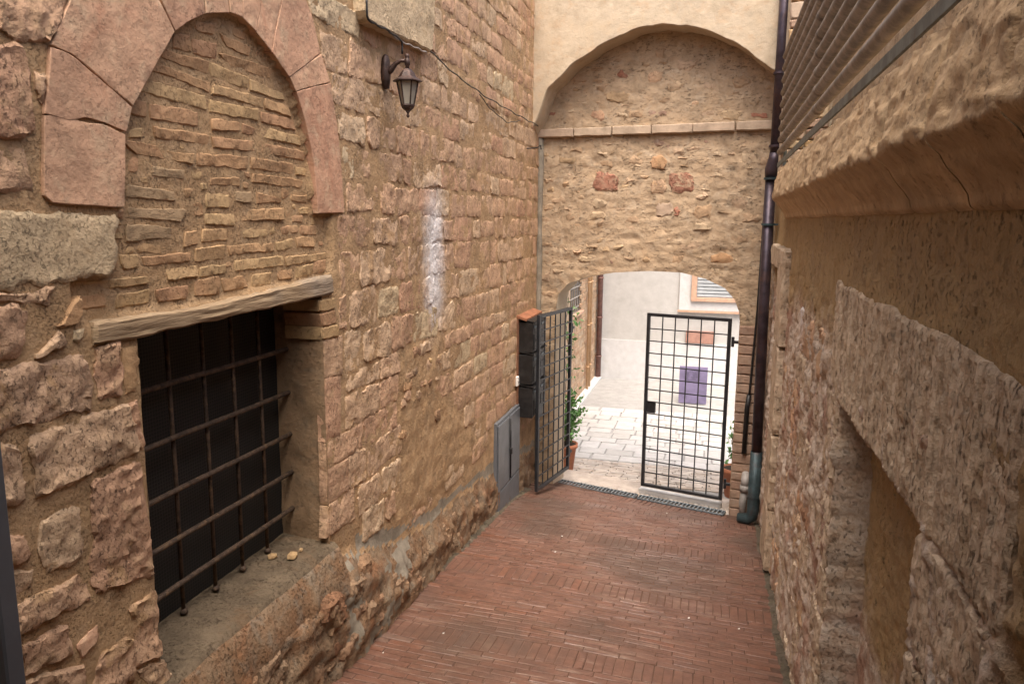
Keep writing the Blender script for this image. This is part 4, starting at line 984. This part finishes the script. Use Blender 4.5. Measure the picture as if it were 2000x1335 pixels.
# cables along the wall
def wire(name, pts, r, label, cat='cable', off=.035, sag=0, lump=False):
    P = [L(*p) for p in pts]; pp = resamp(P, 60 if lump else 30); V = []
    for i, (y, z) in enumerate(pp):
        q = i / len(pp)
        V.append((XL + off + (.003 * math.sin(i * 1.3) if lump else 0), y, z + (.006 * math.sin(i * .7) if lump else .004 * math.sin(i * .9))))
    return tag(MB().tube(V, [r * (1 + (.5 * abs(math.sin(i * 1.1)) if lump else 0)) for i in range(len(V))], 8).done(name, M_cable, None, True), label, cat)
wire('cable', [(826, 97), (845, 112), (880, 145), (940, 188), (1000, 222), (1046, 246)], .0048, 'bundle of grey cables running from the ledge to the wall corner', lump=True)
wire('cable', [(930, 185), (950, 212), (985, 240), (1010, 236)], .005, 'thin grey cable looping below the cable bundle')
o = wire('cable', [(690, 0), (691, 36), (700, 46), (735, 62), (762, 82), (762, 108)], .007, 'dark cable following the ledge down to the lantern', off=.09)
o.data.materials[0] = M_dark
wire('cable', [(737, 66), (764, 84), (790, 94), (812, 104)], .005, 'pale cable clipped under the ledge beside the lantern', off=.085).data.materials[0] = M_pvc

# mailboxes in three rows, with a little tiled board above
mbx = []
rows = [(-1.20, -1.56), (-1.59, -1.95), (-1.99, -2.36)]
for ri, (zt, zb) in enumerate(rows):
    for ci_, y0 in enumerate((8.50, 8.86)):
        dx = .17 if ri < 2 else .175; y1 = y0 + .345
        nm = ['top', 'middle', 'bottom'][ri]; pos = ['nearest the cabinet', 'beside the gate hinge'][ci_]
        g = empty('mailbox', (XL + .02, (y0 + y1) / 2, zb), f'black metal mailbox in the {nm} row, {pos}', 'mailbox', 'black mailboxes behind the open gate leaf')
        rel(MB().box((XL + .02 + dx / 2, (y0 + y1) / 2, (zt + zb) / 2), (dx, y1 - y0, zt - zb), bev=.006).done('box', M_dark, g), g)
        lid = MB(); lid.add([(XL + .01, y0 - .008, zt + .035), (XL + .01, y1 + .008, zt + .035), (XL + .04 + dx, y1 + .008, zt + .004), (XL + .04 + dx, y0 - .008, zt + .004), (XL + .01, y0 - .008, zt + .045), (XL + .01, y1 + .008, zt + .045), (XL + .04 + dx, y1 + .008, zt + .014), (XL + .04 + dx, y0 - .008, zt + .014)], [(0, 1, 2, 3), (4, 7, 6, 5), (0, 4, 5, 1), (1, 5, 6, 2), (2, 6, 7, 3), (3, 7, 4, 0)])
        rel(lid.done('lid', M_dark, g), g)
        xf = XL + .02 + dx
        rel(MB().box((xf + .004, (y0 + y1) / 2, zb + .12), (.008, .25, .19), bev=.003).done('door', M_dark, g), g)
        rel(MB().box((xf + .006, (y0 + y1) / 2, zt - .06), (.012, .23, .03), bev=.004).done('slot_flap', M_grate, g), g)
        rel(MB().tube([(xf + .006, (y0 + y1) / 2, zb + .13), (xf + .016, (y0 + y1) / 2, zb + .13)], .011, 10).done('lock', M_grate, g), g)
board = tag(MB().add([(XL + .0, 8.46, -1.145), (XL + .0, 9.28, -1.145), (XL + .12, 9.28, -1.18), (XL + .12, 8.46, -1.18), (XL + .0, 8.46, -1.115), (XL + .0, 9.28, -1.115), (XL + .12, 9.28, -1.155), (XL + .12, 8.46, -1.155)], [(0, 1, 2, 3), (4, 7, 6, 5), (0, 4, 5, 1), (1, 5, 6, 2), (2, 6, 7, 3), (3, 7, 4, 0)]).done('rain_board', simple('brown_board', (.27, .11, .055), .8)), 'orange terracotta board sheltering the mailboxes', 'board')
mback = tag(MB().box((XL + .012, 8.86, -1.76), (.024, .80, 1.24), bev=.004).done('backing_panel', simple('brown_panel', (.16, .075, .04), .7)), 'brown backing panel carrying the black mailboxes', 'panel')

# meter cabinet
cab = empty('meter_cabinet', (XL, 8.0, -3.3), 'low grey metal meter cabinet with two doors near the gate', 'cabinet')
cy0, cy1, ct = 7.54, 8.50, -2.19
def cb(name, y0, y1, z0, z1, x0, x1, par=None, mat=M_cab, bev=.004):
    o = MB().box(((x0 + x1) / 2, (y0 + y1) / 2, (z0 + z1) / 2), (x1 - x0, y1 - y0, z1 - z0), bev=bev).done(name, mat, par or cab); rel(o, cab); return o
cb('body', cy0, cy1, -3.42, ct, XL - .02, XL + .035)
d1 = cb('door', cy0 + .03, 8.005, -2.98, ct - .03, XL + .036, XL + .052)
d2 = cb('door', 8.03, cy1 - .03, -2.98, ct - .03, XL + .036, XL + .052)
cb('kick_panel', cy0 + .03, cy1 - .03, -3.34, -3.0, XL + .036, XL + .05)
o = MB().tube([(XL + .064, 8.018, -2.95), (XL + .064, 8.018, ct - .06)], .009, 8).done('rod', M_dark, cab, True); rel(o, cab)
o = MB().box((XL + .07, 8.018, -2.63), (.03, .035, .07), bev=.006).done('handle', M_dark, cab); rel(o, cab)
# doorbell
bell = tag(MB().box((XL + .022, 8.44, -1.90), (.03, .075, .12), bev=.008).done('doorbell', M_white), 'small white doorbell plate between mailboxes and cabinet', 'doorbell')
b2 = MB().tube([(XL + .036, 8.44, -1.90), (XL + .043, 8.44, -1.90)], .018, 12).done('button', M_pvc, bell)
# small iron hook on the left wall
hk = [L(1026, 290), L(1036, 289), L(1042, 284), L(1043, 292)]
tag(MB().tube([(XL + .02, *hk[0]), (XL + .08, *hk[1]), (XL + .09, *hk[2]), (XL + .09, *hk[3])], .007, 8).done('iron_hook', M_dark, None, True), 'small black iron hook near the wall corner', 'hook')

# drainpipe in the right corner
dp = empty('drainpipe', (.545, 8.72, -3.5), 'brown copper drainpipe with green lower end in the corner', 'drainpipe')
px, py_ = .545, 8.72
def DP(o): return rel(o, dp)
zb_f = float(fz(px, py_))
DP(MB().tube([(px, py_, .72), (px, py_, 3.2)], .058, 16).done('upper_pipe', M_copper, dp, True))
DP(MB().tube([(px, py_, .73), (px - .005, py_, .66), (px - .03, py_ + .02, .56), (px - .03, py_ + .03, .48)], [.06, .066, .07, .064], 16).done('bend', M_copper, dp, True))
DP(MB().tube([(px - .03, py_ + .03, .49), (px - .02, py_ + .02, -1.0), (px, py_, -2.6)], .058, 16).done('middle_pipe', M_copper, dp, True))
DP(MB().tube([(px, py_, -2.6), (px, py_, zb_f + .16), (px - .01, py_, zb_f + .1), (px - .05, py_ + .01, zb_f + .065), (px - .16, py_ + .04, zb_f + .055)], [.066, .068, .068, .066, .055], 16).done('lower_pipe', M_verdi, dp, True))
for z, dx in ((1.55, 0), (.80, 0), (.46, -.03), (-.03, -.026), (zb_f + .34, 0)):
    c = MB().tube([(px + dx, py_ + (.02 if dx else 0), z - .012), (px + dx, py_ + (.02 if dx else 0), z + .012)], .073, 16); c.box((px + dx + .085, py_, z), (.06, .02, .02)); DP(c.done('bracket', M_verdi if z < .5 else M_copper, dp))
# second thin black conduit and plumbing by the pier
cx = .43; cY = float(endy(.43)) - .05
tag(MB().tube([(cx + .06, cY, .3), (cx + .05, cY, -1.0), (cx + .02, cY, -1.95), (cx + .015, cY, -2.05)], .013, 8).done('conduit', M_dark, None, True), 'thin black conduit on the brick pier beside the drainpipe', 'conduit')
tag(MB().tube([(cx + .015, cY, -2.03), (cx - .0, cY, -2.2), (cx - .005, cY, -2.75)], .028, 8).done('cable_duct', M_dark, None, True), 'black flat duct continuing the thin conduit down the pier', 'duct')
tr = empty('waste_pipe', (.45, cY - .05, -3.4), 'grey plastic waste pipe with bend at the pier foot', 'pipe')
rel(MB().tube([(.47, cY + .12, -3.02), (.46, cY - .04, -3.02), (.455, cY - .075, -3.06), (.455, cY - .08, -3.14)], .048, 12).done('elbow', M_pvc, tr, True), tr)
rel(MB().tube([(.455, cY - .08, -3.12), (.455, cY - .08, -3.2)], .056, 12).done('collar', M_pvc, tr, True), tr)
rel(MB().tube([(.455, cY - .08, -3.18), (.44, cY - .08, -3.34), (.45, cY - .08, -3.54)], .042, 12).done('tail', M_pvc, tr, True), tr)

# grey post at the left edge, close to the camera
pe = onY(0, 1060, 1.3); pe2 = onY(40, 1335, 1.3)
xp = (pe[0] + pe2[0]) / 2
post = empty('handrail_post', (xp - .03, 1.3, -2.5), 'blurred dark grey steel post at the bottom left edge', 'post')
rel(MB().box((xp - .03, 1.3, -1.5), (.06, .05, 2.1), bev=.005).done('upright', M_post, post), post)
rel(MB().box((xp - .03, 1.3, -2.52), (.14, .14, .012), bev=.003).done('base_plate', M_post, post), post)

# stone chips on the window sill and scraps on the ramp
for i, (px_, py__, r) in enumerate([(533, 1088, .028), (572, 1087, .032), (588, 1074, .016)]):
    rr = ray(px_, py__); rr = rr * ((WZ0 - .02) / rr[2])
    bm = bmesh.new(); bmesh.ops.create_icosphere(bm, subdivisions=1, radius=r)
    for v in bm.verts: v.co = Vector((v.co.x * rng.uniform(.7, 1.2), v.co.y * rng.uniform(.8, 1.5), v.co.z * rng.uniform(.5, .9)))
    bm.verts.index_update(); V = [v.co.copy() for v in bm.verts]; Fc = [tuple(v.index for v in f.verts) for f in bm.faces]; bm.free()
    o = obj('stone_chip', V, Fc, M_infill, None, False); o.location = (rr[0], rr[1], WZ0 + r * .35 - .02)
    tag(o, ['dark yellowish stone chip on the window sill, nearest the bars', 'largest pale yellow stone chip on the window sill', 'smallest stone chip in the corner of the window sill'][i], 'stone chip', 'loose chips on the window sill')
scr = [(1098, 1047), (1084, 1078), (866, 1237), (748, 1275), (1345, 1207), (1443, 1228), (1302, 1002)]
scl = ['tiny white scrap mid ramp, farther of a close pair', 'tiny white scrap mid ramp, nearer of a close pair', 'white scrap on the lower left of the ramp, away from the wall', 'white scrap on the ramp nearest the left wall footing', 'white scrap on the right half of the ramp, second from the wall', 'white scrap on the ramp nearest the right wall', 'white scrap on the ramp nearest the drain grates']
for i, p in enumerate(scr):
    r = ray(*p); a, b_ = 1e-5, .02
    for _ in range(50):
        mm_ = (a + b_) / 2; q = r * mm_
        if q[2] > fz(q[0], q[1]): a = mm_
        else: b_ = mm_
    q = r * a; s = rng.uniform(.005, .010)
    o = obj('paper_scrap', [(-s, -s * .6, .002), (s, -s * .5, .004), (s * .8, s * .7, .008), (-s * .7, s * .5, .003), (-s * .9, -s * .5, 0), (s * .9, -s * .4, 0), (s * .7, s * .6, 0), (-s * .6, s * .4, 0)], [(0, 1, 2, 3), (4, 7, 6, 5), (0, 4, 5, 1), (1, 5, 6, 2), (2, 6, 7, 3), (3, 7, 4, 0)], M_white, None, False)
    o.location = (q[0], q[1], q[2] + .003); tag(o, scl[i], 'scrap', 'white scraps on the ramp')
# twigs by the drain
for i, pts in enumerate([[(1187, 977), (1205, 978), (1226, 983)], [(1190, 980), (1200, 986)], [(1208, 988), (1214, 991)]]):
    V = []
    for p in pts:
        r = ray(*p); r = r * (-3.515 / r[2]); V.append(tuple(r))
    tag(MB().tube(V, .006, 6).done('twig', M_stem, None, True), ['long dark twig lying in front of the drain', 'short dark twig crossing the long one', 'smallest twig nearest the ramp bricks'][i], 'twig', 'twigs by the drain')

# ================================================================== COURTYARD
CZ = -3.62
V, Fc = grid(lambda u, v, n: np.stack([u, v, CZ + n], 1), lin(-14, 14, .4), lin(9.5, 40, .4), lambda u, v: .006 * fbm(np.c_[u, v, u * 0], 1.5, 3, 13), None, '')
yard = tag(obj('courtyard', V, Fc, M_paveg), 'pale paved courtyard in bright daylight beyond the gate', 'paving', kind='structure')
def paver(x0, x1, y0, y1, mat, name):
    j = lambda: rng.uniform(-.012, .012); h = .016 + rng.uniform(0, .008)
    P = [(x0 + j(), y0 + j()), (x1 + j(), y0 + j()), (x1 + j(), y1 + j()), (x0 + j(), y1 + j())]; c = Vector((sum(p[0] for p in P) / 4, sum(p[1] for p in P) / 4, 0))
    V = [(p[0], p[1], CZ - .02) for p in P] + [(p[0], p[1], CZ + h - .006) for p in P] + [(p[0] + (c.x - p[0]) * .05, p[1] + (c.y - p[1]) * .05, CZ + h) for p in P]
    Fc = [(0, 1, 5, 4), (1, 2, 6, 5), (2, 3, 7, 6), (3, 0, 4, 7), (4, 5, 9, 8), (5, 6, 10, 9), (6, 7, 11, 10), (7, 4, 8, 11), (8, 9, 10, 11)]
    obj(name, V, Fc, mat, yard, False)
y = 10.95; npv = 0
while y < 14.0:
    d = rng.uniform(.24, .36); x = -2.5 + rng.uniform(0, .2)
    while x < .75:
        wd = rng.uniform(.28, .5); paver(x + .012, x + wd - .012, y + .012, y + d - .012, M_pave, 'paving_stone'); x += wd
    y += d
y = 10.05
while y < 10.9:
    x = -2.3 + rng.uniform(0, .12)
    while x < .6: paver(x + .004, x + .22, y + .004, y + .062, M_pavebrick, 'brick'); x += .226
    y += .068
# white building across the yard
FY = 17.05
bld = empty('building', (0, FY, CZ), 'cream rendered building with white dado across the courtyard', 'building')
def bbox(name, x0, x1, y0, y1, z0, z1, mat, par=bld, bev=0.0, root=bld):
    o = MB().box(((x0 + x1) / 2, (y0 + y1) / 2, (z0 + z1) / 2), (x1 - x0, y1 - y0, z1 - z0), bev=bev).done(name, mat, par); rel(o, root); 
    if par is not root: o.matrix_parent_inverse = Matrix.Identity(4) if False else par.matrix_parent_inverse.copy() if False else o.matrix_parent_inverse
    return o
bbox('wall', -6, 8, FY, FY + 4, -2.70, 5.0, M_cream)
bbox('dado', -6, 8, FY - .03, FY + 4, CZ - .3, -2.702, M_dado)
bbox('window_surround', -.78, 3.2, FY - .05, FY - .002, -1.96, 2.0, M_dado, bev=.008)
bbox('string_moulding', -.80, 3.2, FY - .085, FY - .052, -2.0, -1.955, M_twood)
wn = bbox('window', -.40, 1.6, FY - .055, FY - .051, -1.66, 1.0, M_glass)
for a in [(-.52, -.40, -1.75, 1.0), (1.6, 1.72, -1.75, 1.0), (-.40, 1.6, -1.75, -1.66)]:
    o = MB().box(((a[0] + a[1]) / 2, FY - .08, (a[2] + a[3]) / 2), (a[1] - a[0], .06, a[3] - a[2]), bev=.006).done('frame', M_twood, wn); o.matrix_parent_inverse = Matrix.Translation(bld.location).inverted()
for k in range(14):
    o = MB().box((.6, FY - .068, -1.62 + .075 * k), (1.98, .02, .05), bev=.004).done('slat', M_glass, wn); o.matrix_parent_inverse = Matrix.Translation(bld.location).inverted()
for o in wn.children: o.matrix_parent_inverse = Matrix.Identity(4)
for o in bld.children: pass
# plaque and purple board
pq = onY(1340, 645, FY - .05); pq2 = onY(1395, 672, FY - .05)
tag(MB().box(((pq[0] + pq2[0]) / 2, FY - .045, (pq[2] + pq2[2]) / 2), (pq2[0] - pq[0], .03, pq[2] - pq2[2]), bev=.005).done('wall_plaque', M_plaque), 'reddish rectangular plaque on the cream wall seen through the gate', 'plaque')
pu = onY(1328, 714, 15.0); pu2 = onY(1379, 789, 15.0)
pb = empty('notice_board', ((pu[0] + pu2[0]) / 2, 15.0, CZ), 'plain purple board standing in the courtyard seen through the gate', 'board')
rel(MB().box(((pu[0] + pu2[0]) / 2, 15.0, (pu[2] + CZ + .01) / 2 + .01), (pu2[0] - pu[0], .03, pu[2] - CZ - .02), rot=Matrix.Rotation(.05, 3, 'X'), bev=.004).done('panel', M_purple, pb), pb)
rel(MB().box(((pu[0] + pu2[0]) / 2 - .02, 14.972, pu[2] - .17), ((pu2[0] - pu[0]) * .55, .012, .2), rot=Matrix.Rotation(.05, 3, 'X'), bev=.003).done('inset', simple('dark_purple', (.15, .125, .22), .6), pb), pb)
rel(MB().box(((pu[0] + pu2[0]) / 2, 15.22, CZ + .33), (pu2[0] - pu[0] - .1, .025, .72), rot=Matrix.Rotation(-.3, 3, 'X'), bev=.004).done('rear_leg', M_purple, pb), pb)
# tan brick house on the left of the yard
SX = -2.62
th = empty('building', (SX - 1, 14, CZ), 'tan brick house with barred window on the left of the courtyard', 'building')
def tb(name, x0, x1, y0, y1, z0, z1, mat, par=th, bev=0.0):
    o = MB().box(((x0 + x1) / 2, (y0 + y1) / 2, (z0 + z1) / 2), (x1 - x0, y1 - y0, z1 - z0), bev=bev).done(name, mat, par)
    o.matrix_parent_inverse = Matrix.Translation(th.location).inverted(); return o
W0, W1, WB, WT = 13.75, 14.95, -1.80, -.4
tb('wall', -6, SX, 11.6, W0, CZ - .3, 4.5, M_tanmort); tb('wall', -6, SX, W1, 17.04, CZ - .3, 4.5, M_tanmort)
tb('wall', -6, SX - .002, W0, W1, CZ - .3, WB, M_tanmort); tb('wall', -6, SX - .002, W0, W1, WT, 4.5, M_tanmort)
wnd = tb('window', SX - .3, SX - .26, W0, W1, WB, WT, M_black)
def sub(o): o.matrix_parent_inverse = Matrix.Identity(4); return o
for k in range(6): sub(MB().tube([(SX - .03, W0 + .1 + .2 * k, WB), (SX - .03, W0 + .1 + .2 * k, WT)], .012, 6).done('bar', M_pvc, wnd))
for k in range(7): sub(MB().tube([(SX - .03, W0, WB + .1 + .2 * k), (SX - .03, W1, WB + .1 + .2 * k)], .012, 6).done('bar', M_pvc, wnd))
sub(MB().box((SX - .02, (W0 + W1) / 2, WB - .03), (.16, 1.3, .06), bev=.01).done('sill', M_twood, wnd))
z = CZ + .05; row = 0
bm_t = [mesh('brick', *[(lambda V, F: (V, F))(MB().box((0, 0, 0), (.03, .26, .072), bev=.006).V, MB().box((0, 0, 0), (.03, .26, .072), bev=.006).F)][0], M_tanwall, False)]
nb = 0
while z < -.6:
    y = 14.95 + (row % 2) * .14 if z > WB - .05 else 13.6 + (row % 2) * .14
    while y < 17.0:
        if nb < 300 and rng.random() < .85:
            o = ob('brick', bm_t[0], th); o.location = (SX - .008 + rng.uniform(-.003, .004) - (SX - 1), y - 14, z - CZ); nb += 1
        y += .28
    z += .085; row += 1
tb('plinth_kerb', SX, SX + .16, 13.2, 16.95, CZ - .05, CZ + .05, M_dado, bev=.01)
def vp(name, y, r, mat, label, x=SX + .06, z0=CZ, z1=4.3, cat='drainpipe'):
    g = empty(name, (x, y, z0), label, cat); rel(MB().tube([(x, y, z0), (x, y, z1)], r, 12).done('pipe', mat, g, True), g)
    for z in (-1.3, -2.2, -3.1): rel(MB().tube([(x, y, z), (x, y, z + .03)], r + .012, 12).done('bracket', mat, g, True), g)
vp('wall_pipe', 15.55, .028, M_pipeT, 'thin tan pipe on the brick house, nearer of the pair', cat='pipe')
vp('wall_pipe', 15.82, .028, M_pipeT, 'thin tan pipe on the brick house, farther of the pair', cat='pipe')
vp('drainpipe', 16.9, .06, simple('brown_pipe', (.17, .085, .07), .5), 'dark brown drainpipe at the corner of the brick house', x=SX + .09)

# plants
def leaf_mesh(pts_fn, n, size, seed, mat, name, parent):
    r = random.Random(seed); V = []; Fc = []
    for _ in range(n):
        p = Vector(pts_fn(r)); d = Vector((r.gauss(0, 1), r.gauss(0, 1), r.gauss(.2, .8))).normalized(); s = size * r.uniform(.6, 1.3)
        a = d.orthogonal().normalized(); a = Matrix.Rotation(r.uniform(0, 6.28), 3, d) @ a; nrm = d.cross(a); n0 = len(V)
        V += [p, p + d * s * .5 + a * s * .26 + nrm * s * .06, p + d * s, p + d * s * .5 - a * s * .26 + nrm * s * .06]
        Fc += [(n0, n0 + 1, n0 + 2), (n0, n0 + 2, n0 + 3)]
    return obj(name, V, Fc, mat, parent, False)
def potted(x, y, zb, r, h, ph, pr, label, seed, n=420):
    g = empty('potted_plant', (x, y, zb), label, 'potted plant', 'potted plants outside the gate')
    pot = MB().lathe((x, y, zb), [(r * .68, 0), (r * .70, .01), (r * .95, h - .06), (r * 1.08, h - .055), (r * 1.1, h), (r * .95, h), (r * .9, h - .04)], 18).done('pot', M_terra, g, True); rel(pot, g)
    rel(MB().tube([(x, y, zb + h - .05), (x, y, zb + h - .02)], r * .92, 16).done('soil', M_soil, g), g)
    rd = random.Random(seed); st = MB(); tips = []
    for k in range(7):
        a = rd.uniform(0, 6.28); q = rd.uniform(.3, .9) * pr; tip = (x + q * math.cos(a), y + q * math.sin(a), zb + h + ph * rd.uniform(.6, 1.0)); tips.append(tip)
        st.tube([(x + .02 * math.cos(a), y + .02 * math.sin(a), zb + h - .03), (x + q * .5 * math.cos(a), y + q * .5 * math.sin(a), zb + h + ph * .4), tip], [.009, .007, .003], 6)
    rel(st.done('stem', M_stem, g, True), g)
    def pf(r_):
        tp = Vector(r_.choice(tips)); t = r_.uniform(.12, 1); b0 = Vector((x, y, zb + h)); p = b0.lerp(tp, t); return p + Vector((r_.gauss(0, pr * .25), r_.gauss(0, pr * .25), r_.gauss(0, .05)))
    rel(leaf_mesh(pf, n, .075, seed, M_leaf, 'foliage', g), g)
potted(-2.0, 10.35, CZ, .17, .42, .80, .24, 'leafy green shrub in a terracotta pot beside the left gate leaf', 3, 900)
potted(.36, 9.98, CZ, .16, .40, .62, .13, 'slender plant in an orange terracotta pot behind the right gate hinge', 5, 120)
# climbing plant by the left jamb
cl = empty('climbing_plant', (-2.3, 11.3, CZ), 'green climbing plant on the house wall left of the gateway', 'plant')
rd = random.Random(9); st = MB(); tips = []
for k in range(5):
    pts = [(-2.35 + .03 * k, 11.4 + .05 * k, CZ)]
    for q in range(9): pts.append((pts[-1][0] + rd.gauss(.008, .03), pts[-1][1] + rd.gauss(0, .04), pts[-1][2] + .27))
    st.tube(pts, .006, 6); tips += pts[5:9]
rel(st.done('stem', M_stem, cl, True), cl)
rel(leaf_mesh(lambda r_: Vector(r_.choice(tips)) + Vector((r_.gauss(0, .13), r_.gauss(0, .13), r_.gauss(0, .13))), 260, .085, 4, M_leaf, 'foliage', cl), cl)
sp = empty('climbing_plant', (.62, 10.6, CZ), 'sparse green climber behind the right side of the gateway', 'plant')
st = MB(); pts = [(.60, 10.6, CZ)]
for q in range(9): pts.append((pts[-1][0] + rd.gauss(-.008, .02), pts[-1][1], pts[-1][2] + .25))
st.tube(pts, .008, 6); rel(st.done('stem', M_stem, sp, True), sp)
rel(leaf_mesh(lambda r_: Vector(r_.choice(pts[2:])) + Vector((r_.gauss(-.03, .07), r_.gauss(0, .07), r_.gauss(0, .08))), 120, .085, 14, M_leaf, 'foliage', sp), sp)
